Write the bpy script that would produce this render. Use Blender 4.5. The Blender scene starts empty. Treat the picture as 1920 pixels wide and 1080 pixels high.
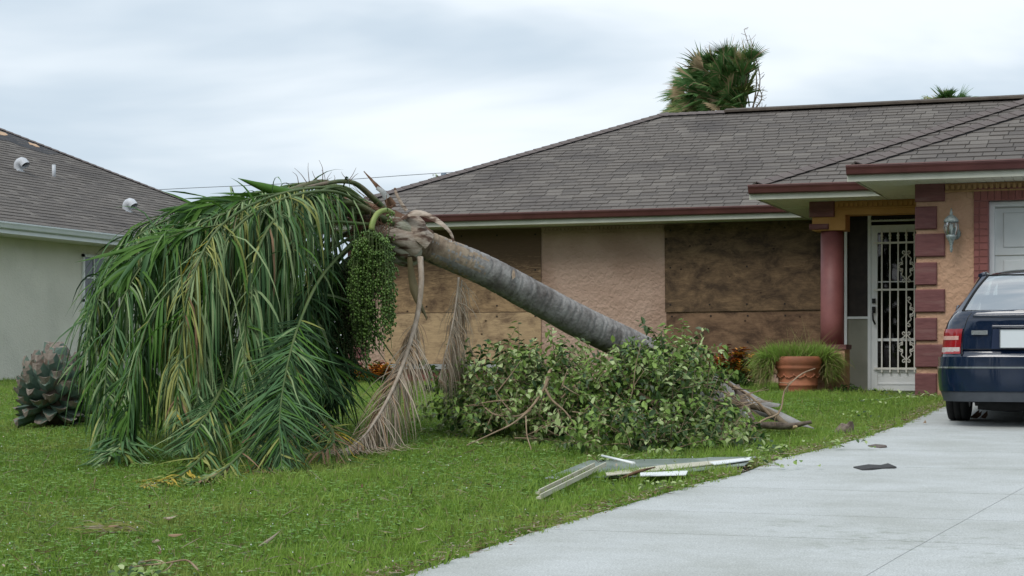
import bpy, math, random
from mathutils import Vector, Matrix, noise
R = random.Random(7)
rad = math.radians
PI = math.pi
sc = bpy.context.scene
COL = sc.collection

# ---------------------------------------------------------------- camera
FPX = 3400.0            # focal length in photo pixels (1920 wide)
HOR = 670.0             # horizon row
YAW = rad(20)
EYE = 0.45
cam_d = bpy.data.cameras.new('camera')
cam = bpy.data.objects.new('camera', cam_d)
COL.objects.link(cam)
cam.location = (0, 0, EYE)
cam.rotation_euler = (rad(90), 0, YAW)
cam_d.sensor_width = 36
cam_d.sensor_fit = 'HORIZONTAL'
cam_d.lens = 36 * FPX / 1920
cam_d.shift_y = (HOR - 540) / 1920
cam_d.clip_start = 0.1
cam_d.clip_end = 3000
sc.camera = cam

# ---------------------------------------------------------------- sky and sun (overcast)
SUN_EL, SUN_AZ = 52, 118     # azimuth measured from +X towards +Y of where the light comes from, minus 180 below
w = bpy.data.worlds.new('World')
sc.world = w
w.use_nodes = True
nt = w.node_tree
nt.nodes.clear()
def N(t, **k):
    n = nt.nodes.new(t)
    for a, b in k.items():
        setattr(n, a, b)
    return n
out = N('ShaderNodeOutputWorld')
bg = N('ShaderNodeBackground')
bg.inputs['Strength'].default_value = 0.1
sky = N('ShaderNodeTexSky', sky_type='NISHITA', sun_disc=False)
sky.sun_elevation = rad(SUN_EL)
sky.sun_rotation = rad(200)
tc = N('ShaderNodeTexCoord')
mp = N('ShaderNodeMapping')
mp.inputs['Scale'].default_value = (1.0, 1.0, 4.2)
mp.inputs['Rotation'].default_value = (0, 0, rad(25))
nt.links.new(tc.outputs['Generated'], mp.inputs['Vector'])
n1 = N('ShaderNodeTexNoise')
n1.inputs['Scale'].default_value = 2.6
n1.inputs['Detail'].default_value = 5
n1.inputs['Roughness'].default_value = 0.48
n1.inputs['Distortion'].default_value = 0.3
nt.links.new(mp.outputs[0], n1.inputs['Vector'])
cr = N('ShaderNodeValToRGB')
cr.color_ramp.interpolation = 'EASE'
cr.color_ramp.elements[0].position = 0.38
cr.color_ramp.elements[0].color = (5.5, 6.5, 7.45, 1)
cr.color_ramp.elements[1].position = 0.60
cr.color_ramp.elements[1].color = (8.7, 9.3, 9.8, 1)
nt.links.new(n1.outputs['Fac'], cr.inputs['Fac'])
mx = N('ShaderNodeMix', data_type='RGBA')
mx.inputs['Factor'].default_value = 0.93
nt.links.new(sky.outputs[0], mx.inputs['A'])
nt.links.new(cr.outputs['Color'], mx.inputs['B'])
nt.links.new(mx.outputs['Result'], bg.inputs['Color'])
nt.links.new(bg.outputs[0], out.inputs['Surface'])

sd = bpy.data.lights.new('sun', 'SUN')
sd.energy = 1.5
sd.angle = rad(28)
sd.color = (1.0, 0.97, 0.92)
sun = bpy.data.objects.new('sun', sd)
COL.objects.link(sun)
# light travels from above the camera's left shoulder, high
sun.rotation_euler = Vector((0.30, 0.95, -1.15)).to_track_quat('-Z', 'Y').to_euler()
sc.view_settings.view_transform = 'Standard'
sc.view_settings.look = 'None'
sc.view_settings.gamma = 1
sc.view_settings.exposure = 0.2
sc.view_settings.use_curve_mapping = False

# ---------------------------------------------------------------- geometry helpers
CF = Vector((-math.sin(YAW), math.cos(YAW), 0))
CR = Vector((math.cos(YAW), math.sin(YAW), 0))
CAM = Vector((0, 0, EYE))
def P(px, py, Z):
    return CAM + CF * Z + CR * ((px - 960) / FPX * Z) + Vector((0, 0, (HOR - py) / FPX * Z))
def ray(px, py):
    return CF + CR * ((px - 960) / FPX) + Vector((0, 0, (HOR - py) / FPX))
def PY(px, py, Y):
    d = ray(px, py)
    return CAM + d * (Y / d.y)
def XY(px, Y):
    return PY(px, HOR, Y).x
def ZY(px, py, Y):
    return PY(px, py, Y).z
GT = [(-60, -0.95), (2.0, -0.93), (5, -0.77), (9, -0.535), (13, -0.335), (16.9, -0.155), (19, -0.085), (21.25, -0.03), (23.5, 0.02), (27, 0.03), (40, 0.02), (3000, 0.0)]
def G(x, y):
    for (a, za), (b, zb) in zip(GT, GT[1:]):
        if y <= b:
            t = (y - a) / (b - a)
            return za + (zb - za) * t
    return 0
def GP(px, py, dz=0.0):
    d = ray(px, py)
    Z = 3.0
    while Z < 200:
        p = CAM + d * Z
        if p.z <= G(p.x, p.y) + dz:
            lo, hi = Z - 0.1, Z
            for _ in range(20):
                m = (lo + hi) / 2
                p = CAM + d * m
                if p.z <= G(p.x, p.y) + dz: hi = m
                else: lo = m
            return CAM + d * hi
        Z += 0.1
    return CAM + d * 200
def depth(p):
    return (p - CAM).dot(CF)

def tag(o, label=None, cat=None, group=None, kind=None):
    if label: o['label'] = label
    if cat: o['category'] = cat
    if group: o['group'] = group
    if kind: o['kind'] = kind
    return o
def wl(o):
    v = Vector((0, 0, 0))
    while o is not None:
        v = v + Vector(o.location)
        o = o.parent
    return v
def thing(name, loc, label, cat, group=None):
    o = bpy.data.objects.new(name, None)
    COL.objects.link(o)
    o.location = loc
    o.empty_display_size = 0.2
    return tag(o, label, cat, group)
class MB:
    def __init__(s):
        s.v = []; s.f = []; s.m = []; s.sm = []
    def face(s, pts, m=0, smooth=False):
        i = len(s.v)
        s.v += [tuple(p) for p in pts]
        s.f.append(tuple(range(i, i + len(pts)))); s.m.append(m); s.sm.append(smooth)
    def box(s, x0, x1, y0, y1, z0, z1, m=0):
        i = len(s.v)
        s.v += [(x, y, z) for z in (z0, z1) for y in (y0, y1) for x in (x0, x1)]
        for f in ((0,2,3,1),(4,5,7,6),(0,1,5,4),(1,3,7,5),(3,2,6,7),(2,0,4,6)):
            s.f.append(tuple(i + k for k in f)); s.m.append(m); s.sm.append(False)
    def bbox(s, x0, x1, y0, y1, z0, z1, b=0.01, m=0):
        # box whose front (-y) face is chamfered
        i = len(s.v)
        s.v += [(x0,y1,z0),(x1,y1,z0),(x1,y1,z1),(x0,y1,z1),(x0,y0+b,z0),(x1,y0+b,z0),(x1,y0+b,z1),(x0,y0+b,z1),(x0+b,y0,z0+b),(x1-b,y0,z0+b),(x1-b,y0,z1-b),(x0+b,y0,z1-b)]
        for f in ((3,2,1,0),(0,1,5,4),(1,2,6,5),(2,3,7,6),(3,0,4,7),(4,5,9,8),(5,6,10,9),(6,7,11,10),(7,4,8,11),(8,9,10,11)):
            s.f.append(tuple(i + k for k in f)); s.m.append(m); s.sm.append(False)
    def obox(s, c, ax, ay, az, m=0):
        i = len(s.v)
        for k in (-1, 1):
            for j in (-1, 1):
                for h in (-1, 1):
                    s.v.append(tuple(c + ax*h + ay*j + az*k))
        for f in ((0,2,3,1),(4,5,7,6),(0,1,5,4),(1,3,7,5),(3,2,6,7),(2,0,4,6)):
            s.f.append(tuple(i + k for k in f)); s.m.append(m); s.sm.append(False)
    def tube(s, pts, rr, n=8, m=0, cap=True, flat=1.0, up=None, jitter=0):
        pts = [Vector(p) for p in pts]
        if not hasattr(rr, '__len__'): rr = [rr] * len(pts)
        L = len(pts)
        base = len(s.v)
        prev = up or Vector((0, 0, 1))
        for i, p in enumerate(pts):
            t = (pts[min(i+1, L-1)] - pts[max(i-1, 0)])
            if t.length < 1e-9: t = Vector((0, 0, 1))
            t.normalize()
            a = prev - t * prev.dot(t)
            if a.length < 1e-3: a = t.orthogonal()
            a.normalize()
            b = t.cross(a)
            prev = a
            for k in range(n):
                an = 2 * PI * k / n
                q = rr[i] * (1 + (R.uniform(-jitter, jitter) if jitter else 0))
                s.v.append(tuple(p + a * (math.cos(an) * q * flat) + b * (math.sin(an) * q)))
        for i in range(L - 1):
            for k in range(n):
                a0 = base + i*n + k; a1 = base + i*n + (k+1) % n
                s.f.append((a0, a1, a1 + n, a0 + n)); s.m.append(m); s.sm.append(True)
        if cap:
            s.f.append(tuple(base + k for k in reversed(range(n)))); s.m.append(m); s.sm.append(False)
            s.f.append(tuple(base + (L-1)*n + k for k in range(n))); s.m.append(m); s.sm.append(False)
    def lathe(s, c, prof, n=24, m=0):
        base = len(s.v); c = Vector(c)
        for r, z in prof:
            for k in range(n):
                a = 2*PI*k/n
                s.v.append((c.x + r*math.cos(a), c.y + r*math.sin(a), c.z + z))
        for i in range(len(prof)-1):
            for k in range(n):
                a0 = base+i*n+k; a1 = base+i*n+(k+1)%n
                s.f.append((a0, a1, a1+n, a0+n)); s.m.append(m); s.sm.append(True)
    def extr(s, prof, p0, p1, m=0):
        # profile of (a,z) extruded from p0 to p1, a measured along horizontal normal to the run
        p0 = Vector(p0); p1 = Vector(p1)
        d = (p1 - p0); d.z = 0; d.normalize()
        nrm = Vector((d.y, -d.x, 0))
        n = len(prof); base = len(s.v)
        for p in (p0, p1):
            for a, z in prof:
                s.v.append(tuple(p + nrm*a + Vector((0,0,z))))
        for k in range(n):
            s.f.append((base+k, base+(k+1)%n, base+n+(k+1)%n, base+n+k)); s.m.append(m); s.sm.append(False)
        s.f.append(tuple(base+k for k in reversed(range(n)))); s.m.append(m); s.sm.append(False)
        s.f.append(tuple(base+n+k for k in range(n))); s.m.append(m); s.sm.append(False)
    def grid(s, rows, m=0, smooth=True, thick=None):
        base = len(s.v); h = len(rows); wd = len(rows[0])
        for r in rows:
            s.v += [tuple(p) for p in r]
        for i in range(h-1):
            for j in range(wd-1):
                a = base+i*wd+j
                s.f.append((a, a+1, a+wd+1, a+wd)); s.m.append(m); s.sm.append(smooth)
    def blade(s, p, d, L, wd, wv, nseg=4, grav=0.3, m=0, fold=0.25, zmin=None, curl=0.0, taper=1.0):
        # drooping folded ribbon
        p = Vector(p); d = Vector(d).normalized(); base = len(s.v)
        st = L / nseg
        wv = Vector(wv)
        for i in range(nseg + 1):
            t = i / nseg
            ww = wd * (0.55 + 1.8*t if t < 0.25 else 1.0) * (1 - max(0, (t-0.35)/0.65)**1.5 * taper)
            side = wv - d * wv.dot(d)
            if side.length < 1e-4: side = d.orthogonal()
            side.normalize()
            up = side.cross(d)
            s.v += [tuple(p + side*ww*0.5 + up*ww*fold), tuple(p), tuple(p - side*ww*0.5 + up*ww*fold)]
            d = (d + Vector((0, 0, -grav)) * (st*6) + wv*curl*R.uniform(-1,1)).normalized()
            p = p + d * st
            if zmin is not None and p.z < zmin(p.x, p.y):
                p.z = zmin(p.x, p.y) + R.uniform(0, 0.03)
                d.z = max(d.z, -0.05)
                if d.length < 0.2: d = Vector((R.uniform(-1,1), R.uniform(-1,1), 0))
                d.normalize()
        for i in range(nseg):
            for j in (0, 1):
                a = base + i*3 + j
                s.f.append((a, a+1, a+4, a+3)); s.m.append(m); s.sm.append(True)
    def leaf(s, p, d, side, L, wd, m=0, fold=0.25, bend=0.2):
        d = Vector(d).normalized(); side = Vector(side); side = (side - d*side.dot(d))
        if side.length < 1e-4: side = d.orthogonal()
        side.normalize(); up = side.cross(d)
        i = len(s.v); p = Vector(p)
        tip = p + d*L - up*L*bend
        s.v += [tuple(p), tuple(p + d*L*.3 + side*wd*.48 + up*wd*fold), tuple(p + d*L*.7 + side*wd*.4 + up*(wd*fold - L*bend*.5)), tuple(tip),
                tuple(p + d*L*.7 - side*wd*.4 + up*(wd*fold - L*bend*.5)), tuple(p + d*L*.3 - side*wd*.48 + up*wd*fold)]
        s.f += [(i, i+1, i+2, i+3), (i, i+3, i+4, i+5)]; s.m += [m, m]; s.sm += [False, False]
    def mesh(s, name, mats, off=(0, 0, 0)):
        me = bpy.data.meshes.new(name)
        ox, oy, oz = off
        me.from_pydata([(x-ox, y-oy, z-oz) for x, y, z in s.v], [], s.f)
        if not isinstance(mats, (list, tuple)): mats = [mats]
        for q in mats: me.materials.append(q)
        me.polygons.foreach_set('material_index', s.m)
        me.polygons.foreach_set('use_smooth', s.sm)
        me.update()
        return me
    def build(s, name, mats, parent=None, loc=None, kind=None, label=None):
        off = wl(parent) if parent else Vector((0, 0, 0))
        l = Vector(loc) if loc is not None else Vector((0, 0, 0))
        o = bpy.data.objects.new(name, s.mesh(name, mats, off + l))
        COL.objects.link(o)
        o.parent = parent
        o.location = l
        if kind: o['kind'] = kind
        if label: o['label'] = label
        return o
def spline(pts, n):
    pts = [Vector(p) for p in pts]
    if len(pts) == 2:
        return [pts[0].lerp(pts[1], i/n) for i in range(n+1)]
    ex = [pts[0]*2 - pts[1]] + pts + [pts[-1]*2 - pts[-2]]
    L = [0]
    for a, b in zip(pts, pts[1:]): L.append(L[-1] + (b-a).length)
    res = []
    for i in range(n+1):
        s = L[-1]*i/n
        k = 0
        while k < len(pts)-2 and s > L[k+1]: k += 1
        t = (s - L[k]) / max(1e-9, L[k+1]-L[k])
        a, b, c, d = ex[k:k+4]
        res.append(0.5*((2*b) + (c-a)*t + (2*a-5*b+4*c-d)*t*t + (3*b-a-3*c+d)*t*t*t))
    return res

# ---------------------------------------------------------------- materials
def mat(name, c1, c2=None, scale=4.0, rough=0.8, bump=0.0, bscale=60.0, spec=0.3, metal=0.0, stretch=(1,1,1), island=0.0, trans=0.0,
        detail=5, lo=0.35, hi=0.65, c3=None, s3=1.0, lo3=0.5, hi3=0.7, bdist=0.01, coat=0.0, rot=(0,0,0), vor=None):
    m = bpy.data.materials.new(name); m.use_nodes = True
    t = m.node_tree; t.nodes.clear()
    def n(ty, **k):
        q = t.nodes.new(ty)
        for a, b in k.items(): setattr(q, a, b)
        return q
    lk = t.links.new
    o = n('ShaderNodeOutputMaterial'); b = n('ShaderNodeBsdfPrincipled')
    b.inputs['Roughness'].default_value = rough
    b.inputs['Specular IOR Level'].default_value = spec
    b.inputs['Metallic'].default_value = metal
    b.inputs['Coat Weight'].default_value = coat
    b.inputs['Coat Roughness'].default_value = 0.04
    col = None
    geo = n('ShaderNodeNewGeometry')
    mapp = n('ShaderNodeMapping')
    mapp.inputs['Scale'].default_value = stretch
    mapp.inputs['Rotation'].default_value = rot
    lk(geo.outputs['Position'], mapp.inputs['Vector'])
    if c2 is None:
        rgb = n('ShaderNodeRGB'); rgb.outputs[0].default_value = (*c1, 1); col = rgb.outputs[0]
    else:
        nz = n('ShaderNodeTexNoise'); nz.inputs['Scale'].default_value = scale; nz.inputs['Detail'].default_value = detail
        nz.inputs['Roughness'].default_value = 0.6
        lk(mapp.outputs[0], nz.inputs['Vector'])
        fac = nz.outputs['Fac']
        mr = n('ShaderNodeMapRange'); mr.inputs['From Min'].default_value = lo; mr.inputs['From Max'].default_value = hi
        lk(fac, mr.inputs['Value']); fac = mr.outputs[0]
        if island > 0:
            oi = n('ShaderNodeObjectInfo'); ad = n('ShaderNodeMath', operation='ADD'); fr = n('ShaderNodeMath', operation='FRACT')
            lk(oi.outputs['Random'], ad.inputs[0]); lk(geo.outputs['Random Per Island'], ad.inputs[1]); lk(ad.outputs[0], fr.inputs[0])
            mi = n('ShaderNodeMix', data_type='FLOAT'); mi.inputs['Factor'].default_value = island
            lk(fac, mi.inputs['A']); lk(fr.outputs[0], mi.inputs['B']); fac = mi.outputs['Result']
        mc = n('ShaderNodeMix', data_type='RGBA')
        mc.inputs['A'].default_value = (*c1, 1); mc.inputs['B'].default_value = (*c2, 1)
        lk(fac, mc.inputs['Factor']); col = mc.outputs['Result']
    if c3 is not None:
        nz3 = n('ShaderNodeTexNoise'); nz3.inputs['Scale'].default_value = s3; nz3.inputs['Detail'].default_value = 4
        lk(mapp.outputs[0] if stretch != (1,1,1) else geo.outputs['Position'], nz3.inputs['Vector'])
        mr3 = n('ShaderNodeMapRange'); mr3.inputs['From Min'].default_value = lo3; mr3.inputs['From Max'].default_value = hi3
        lk(nz3.outputs['Fac'], mr3.inputs['Value'])
        mc3 = n('ShaderNodeMix', data_type='RGBA'); mc3.inputs['B'].default_value = (*c3, 1)
        lk(col, mc3.inputs['A']); lk(mr3.outputs[0], mc3.inputs['Factor']); col = mc3.outputs['Result']
    lk(col, b.inputs['Base Color'])
    if bump > 0:
        if vor:
            bn = n('ShaderNodeTexVoronoi'); bn.feature = vor; bn.inputs['Scale'].default_value = bscale
            wn = n('ShaderNodeTexNoise'); wn.inputs['Scale'].default_value = bscale*0.7
            lk(geo.outputs['Position'], wn.inputs['Vector'])
            va = n('ShaderNodeMix', data_type='VECTOR'); va.inputs['Factor'].default_value = 0.12
            lk(geo.outputs['Position'], va.inputs['A']); lk(wn.outputs['Color'], va.inputs['B']); lk(va.outputs['Result'], bn.inputs['Vector'])
            h = bn.outputs['Distance']
        else:
            bn = n('ShaderNodeTexNoise'); bn.inputs['Scale'].default_value = bscale; bn.inputs['Detail'].default_value = 4
            lk(mapp.outputs[0], bn.inputs['Vector']); h = bn.outputs['Fac']
        bp = n('ShaderNodeBump'); bp.inputs['Strength'].default_value = bump; bp.inputs['Distance'].default_value = bdist
        lk(h, bp.inputs['Height']); lk(bp.outputs[0], b.inputs['Normal'])
    surf = b.outputs[0]
    if trans > 0:
        tr = n('ShaderNodeBsdfTranslucent'); lk(col, tr.inputs['Color'])
        ms = n('ShaderNodeMixShader'); ms.inputs[0].default_value = trans
        lk(surf, ms.inputs[1]); lk(tr.outputs[0], ms.inputs[2]); surf = ms.outputs[0]
    lk(surf, o.inputs['Surface'])
    return m
def glass(name, tint, rough=0.02, mixf=None):
    m = bpy.data.materials.new(name); m.use_nodes = True
    t = m.node_tree; t.nodes.clear()
    o = t.nodes.new('ShaderNodeOutputMaterial'); g = t.nodes.new('ShaderNodeBsdfGlossy'); tr = t.nodes.new('ShaderNodeBsdfTransparent')
    g.inputs['Roughness'].default_value = rough
    g.inputs['Color'].default_value = (1,1,1,1)
    tr.inputs['Color'].default_value = (*tint, 1)
    fr = t.nodes.new('ShaderNodeFresnel'); fr.inputs['IOR'].default_value = 1.5
    ms = t.nodes.new('ShaderNodeMixShader')
    if mixf is None: t.links.new(fr.outputs[0], ms.inputs[0])
    else: ms.inputs[0].default_value = mixf
    t.links.new(tr.outputs[0], ms.inputs[1]); t.links.new(g.outputs[0], ms.inputs[2])
    t.links.new(ms.outputs[0], o.inputs['Surface'])
    return m
shing = []
for k, (a, b) in enumerate([((.142,.127,.115),(.178,.16,.145)), ((.122,.109,.10),(.155,.14,.128)), ((.16,.144,.13),(.198,.18,.162)), ((.133,.119,.109),(.168,.152,.138)), ((.108,.097,.09),(.14,.127,.117))]):
    shing.append(mat('shingle_%s' % 'abcde'[k], a, b, scale=90, rough=.95, bump=.6, bscale=300, bdist=.004, c3=(.075,.067,.066), s3=.55, lo3=.52, hi3=.85))
m_roofbase = mat('roof_underlay', (.06,.055,.05), (.085,.08,.075), scale=8, rough=.95)
m_hipcap = mat('hip_cap', (.125,.105,.10), (.165,.14,.132), scale=30, rough=.95, bump=.4, bscale=200, island=.5)
m_vent = mat('ridge_vent', (.07,.055,.045), (.11,.09,.07), scale=6, rough=.8)
m_gut = mat('gutter_paint', (.105,.036,.036), (.14,.05,.048), scale=3, rough=.42, spec=.5)
m_gut_highlight = mat('gutter_lip_highlight', (.19,.10,.095), (.25,.15,.14), scale=6, rough=.6)  # gutter colour lightened: a highlight painted along the top lip
m_fas = mat('fascia_paint', (.47,.48,.40), (.56,.56,.48), scale=4, rough=.6)
m_soff = mat('soffit_vinyl', (.72,.70,.62), (.78,.76,.68), scale=5, rough=.6)
m_stucco = mat('peach_stucco', (.40,.27,.205), (.46,.32,.25), scale=1.8, rough=.9, bump=1.0, bscale=17, bdist=.014, vor='F1', c3=(.31,.20,.145), s3=.8)
m_stucco2 = mat('orange_stucco', (.43,.255,.165), (.50,.31,.205), scale=2, rough=.9, bump=1.0, bscale=17, bdist=.012, vor='F1')
m_beam = mat('ochre_trim', (.44,.225,.075), (.52,.28,.10), scale=3, rough=.85, bump=.3, bscale=60)
m_quoin = mat('maroon_paint', (.135,.052,.052), (.185,.075,.072), scale=5, rough=.65, bump=.35, bscale=9, bdist=.01, stretch=(1,1,5), c3=(.21,.11,.10), s3=2.3, lo3=.55, hi3=.75)
m_col = mat('maroon_column', (.19,.064,.062), (.25,.09,.085), scale=4, rough=.55, spec=.45)
m_brick = mat('red_brick', (.20,.072,.062), (.265,.10,.088), scale=9, rough=.75, island=.6, bump=.2, bscale=90)
m_mortar = mat('mortar', (.27,.13,.12), (.32,.16,.15), scale=20, rough=.9)
m_sill = mat('concrete_sill', (.30,.31,.31), (.40,.41,.40), scale=60, rough=.9, bump=.4, bscale=150)
m_white = mat('white_paint', (.76,.79,.80), (.83,.85,.85), scale=3, rough=.45, spec=.45)
m_iron = mat('ivory_iron', (.76,.75,.69), (.83,.82,.76), scale=12, rough=.5)
m_garage = mat('garage_door_paint', (.56,.58,.58), (.64,.66,.66), scale=2, rough=.5)
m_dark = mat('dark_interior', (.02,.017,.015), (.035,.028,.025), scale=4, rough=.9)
m_screen = mat('insect_screen', (.028,.022,.02), (.045,.035,.03), scale=9, rough=.6)
m_grey = mat('grey_panel', (.20,.20,.16), (.28,.275,.225), scale=1.6, rough=.6)
m_black = mat('black_metal_and_shade', (.012,.012,.013), rough=.35)
m_brass = mat('old_brass', (.45,.28,.08), rough=.4, metal=.8)
m_conc = None
# ---------------------------------------------------------------- materials with more structure
def nodes_mat(name):
    m = bpy.data.materials.new(name); m.use_nodes = True
    t = m.node_tree; t.nodes.clear()
    def n(ty, **k):
        q = t.nodes.new(ty)
        for a, b in k.items():
            if a.startswith('i_'): q.inputs[a[2:].replace('_', ' ')].default_value = b
            else: setattr(q, a, b)
        return q
    return m, t, n, t.links.new
def plywood(name, base, dark, amount, seed, zdark=None):
    m, t, n, lk = nodes_mat(name)
    o = n('ShaderNodeOutputMaterial'); b = n('ShaderNodeBsdfPrincipled', i_Roughness=.85)
    b.inputs['Specular IOR Level'].default_value = .2
    g = n('ShaderNodeNewGeometry')
    mp = n('ShaderNodeMapping'); mp.inputs['Scale'].default_value = (1.2, 1, 9); mp.inputs['Location'].default_value = (seed, 0, seed*.7)
    lk(g.outputs['Position'], mp.inputs['Vector'])
    grain = n('ShaderNodeTexNoise', i_Scale=6.5, i_Detail=8.0, i_Distortion=.7, i_Roughness=.7); lk(mp.outputs[0], grain.inputs['Vector'])
    mp2 = n('ShaderNodeMapping'); mp2.inputs['Scale'].default_value = (1, 1, 1.8); mp2.inputs['Location'].default_value = (seed*3, 0, 0)
    lk(g.outputs['Position'], mp2.inputs['Vector'])
    st = n('ShaderNodeTexNoise', i_Scale=2.4, i_Detail=8.0, i_Roughness=.74, i_Distortion=.35); lk(mp2.outputs[0], st.inputs['Vector'])
    r1 = n('ShaderNodeMapRange'); r1.inputs['From Min'].default_value = .35; r1.inputs['From Max'].default_value = .68; lk(grain.outputs['Fac'], r1.inputs['Value'])
    c1 = n('ShaderNodeMix', data_type='RGBA'); c1.inputs['A'].default_value = (*base, 1); c1.inputs['B'].default_value = (*[x*.62 for x in base], 1)
    lk(r1.outputs[0], c1.inputs['Factor'])
    r2 = n('ShaderNodeMapRange'); r2.inputs['From Min'].default_value = .62 - amount*.4; r2.inputs['From Max'].default_value = .78 - amount*.3; lk(st.outputs['Fac'], r2.inputs['Value'])
    c2 = n('ShaderNodeMix', data_type='RGBA'); c2.inputs['B'].default_value = (*dark, 1); lk(c1.outputs['Result'], c2.inputs['A'])
    if zdark:
        sx = n('ShaderNodeSeparateXYZ'); lk(g.outputs['Position'], sx.inputs[0])
        wn = n('ShaderNodeMath', operation='MULTIPLY_ADD'); wn.inputs[1].default_value = 1.6; lk(grain.outputs['Fac'], wn.inputs[0]); lk(sx.outputs['Z'], wn.inputs[2])
        rz = n('ShaderNodeMapRange'); rz.inputs['From Min'].default_value = zdark + .6; rz.inputs['From Max'].default_value = zdark + 1.15; rz.inputs['To Max'].default_value = .95; lk(wn.outputs[0], rz.inputs['Value'])
        mxx = n('ShaderNodeMath', operation='MAXIMUM'); lk(r2.outputs[0], mxx.inputs[0]); lk(rz.outputs[0], mxx.inputs[1]); r2 = mxx
    ml = n('ShaderNodeMath', operation='MULTIPLY'); ml.inputs[1].default_value = .93; lk(r2.outputs[0], ml.inputs[0]); lk(ml.outputs[0], c2.inputs['Factor'])
    vo = n('ShaderNodeTexVoronoi', i_Scale=3.1); vo.inputs['Randomness'].default_value = 1.0
    mp3 = n('ShaderNodeMapping'); mp3.inputs['Scale'].default_value = (1, .01, 1.4); mp3.inputs['Location'].default_value = (seed, 0, seed)
    lk(g.outputs['Position'], mp3.inputs['Vector']); lk(mp3.outputs[0], vo.inputs['Vector'])
    r3 = n('ShaderNodeMapRange'); r3.inputs['From Min'].default_value = .075; r3.inputs['From Max'].default_value = .035; lk(vo.outputs['Distance'], r3.inputs['Value'])
    c3 = n('ShaderNodeMix', data_type='RGBA'); c3.inputs['B'].default_value = (.03, .017, .012, 1); lk(c2.outputs['Result'], c3.inputs['A']); lk(r3.outputs[0], c3.inputs['Factor'])
    lk(c3.outputs['Result'], b.inputs['Base Color'])
    bp = n('ShaderNodeBump', i_Strength=.3, i_Distance=.004); lk(grain.outputs['Fac'], bp.inputs['Height']); lk(bp.outputs[0], b.inputs['Normal'])
    lk(b.outputs[0], o.inputs['Surface'])
    return m
m_ply = [plywood('plywood_tan_stained', (.42,.28,.155), (.085,.052,.034), .52, 1.3, 1.55), plywood('plywood_tan', (.50,.35,.205), (.12,.075,.05), .34, 5.1),
         plywood('plywood_dark', (.24,.155,.088), (.055,.036,.024), .62, 9.7), plywood('plywood_brown', (.27,.165,.10), (.07,.042,.028), .52, 14.9)]

def ground_mat():
    m, t, n, lk = nodes_mat('lawn_soil')
    o = n('ShaderNodeOutputMaterial'); b = n('ShaderNodeBsdfPrincipled', i_Roughness=.95)
    g = n('ShaderNodeNewGeometry')
    a = n('ShaderNodeTexNoise', i_Scale=1.3, i_Detail=6.0); lk(g.outputs['Position'], a.inputs['Vector'])
    c = n('ShaderNodeTexNoise', i_Scale=25.0, i_Detail=5.0); lk(g.outputs['Position'], c.inputs['Vector'])
    x = n('ShaderNodeMix', data_type='RGBA'); x.inputs['A'].default_value = (.045,.08,.018,1); x.inputs['B'].default_value = (.08,.12,.03,1); lk(a.outputs['Fac'], x.inputs['Factor'])
    r = n('ShaderNodeMapRange'); r.inputs['From Min'].default_value = .5; r.inputs['From Max'].default_value = .7; lk(c.outputs['Fac'], r.inputs['Value'])
    y = n('ShaderNodeMix', data_type='RGBA'); y.inputs['B'].default_value = (.05,.042,.02,1); lk(x.outputs['Result'], y.inputs['A']); lk(r.outputs[0], y.inputs['Factor'])
    lk(y.outputs['Result'], b.inputs['Base Color']); lk(b.outputs[0], o.inputs['Surface'])
    return m
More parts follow.
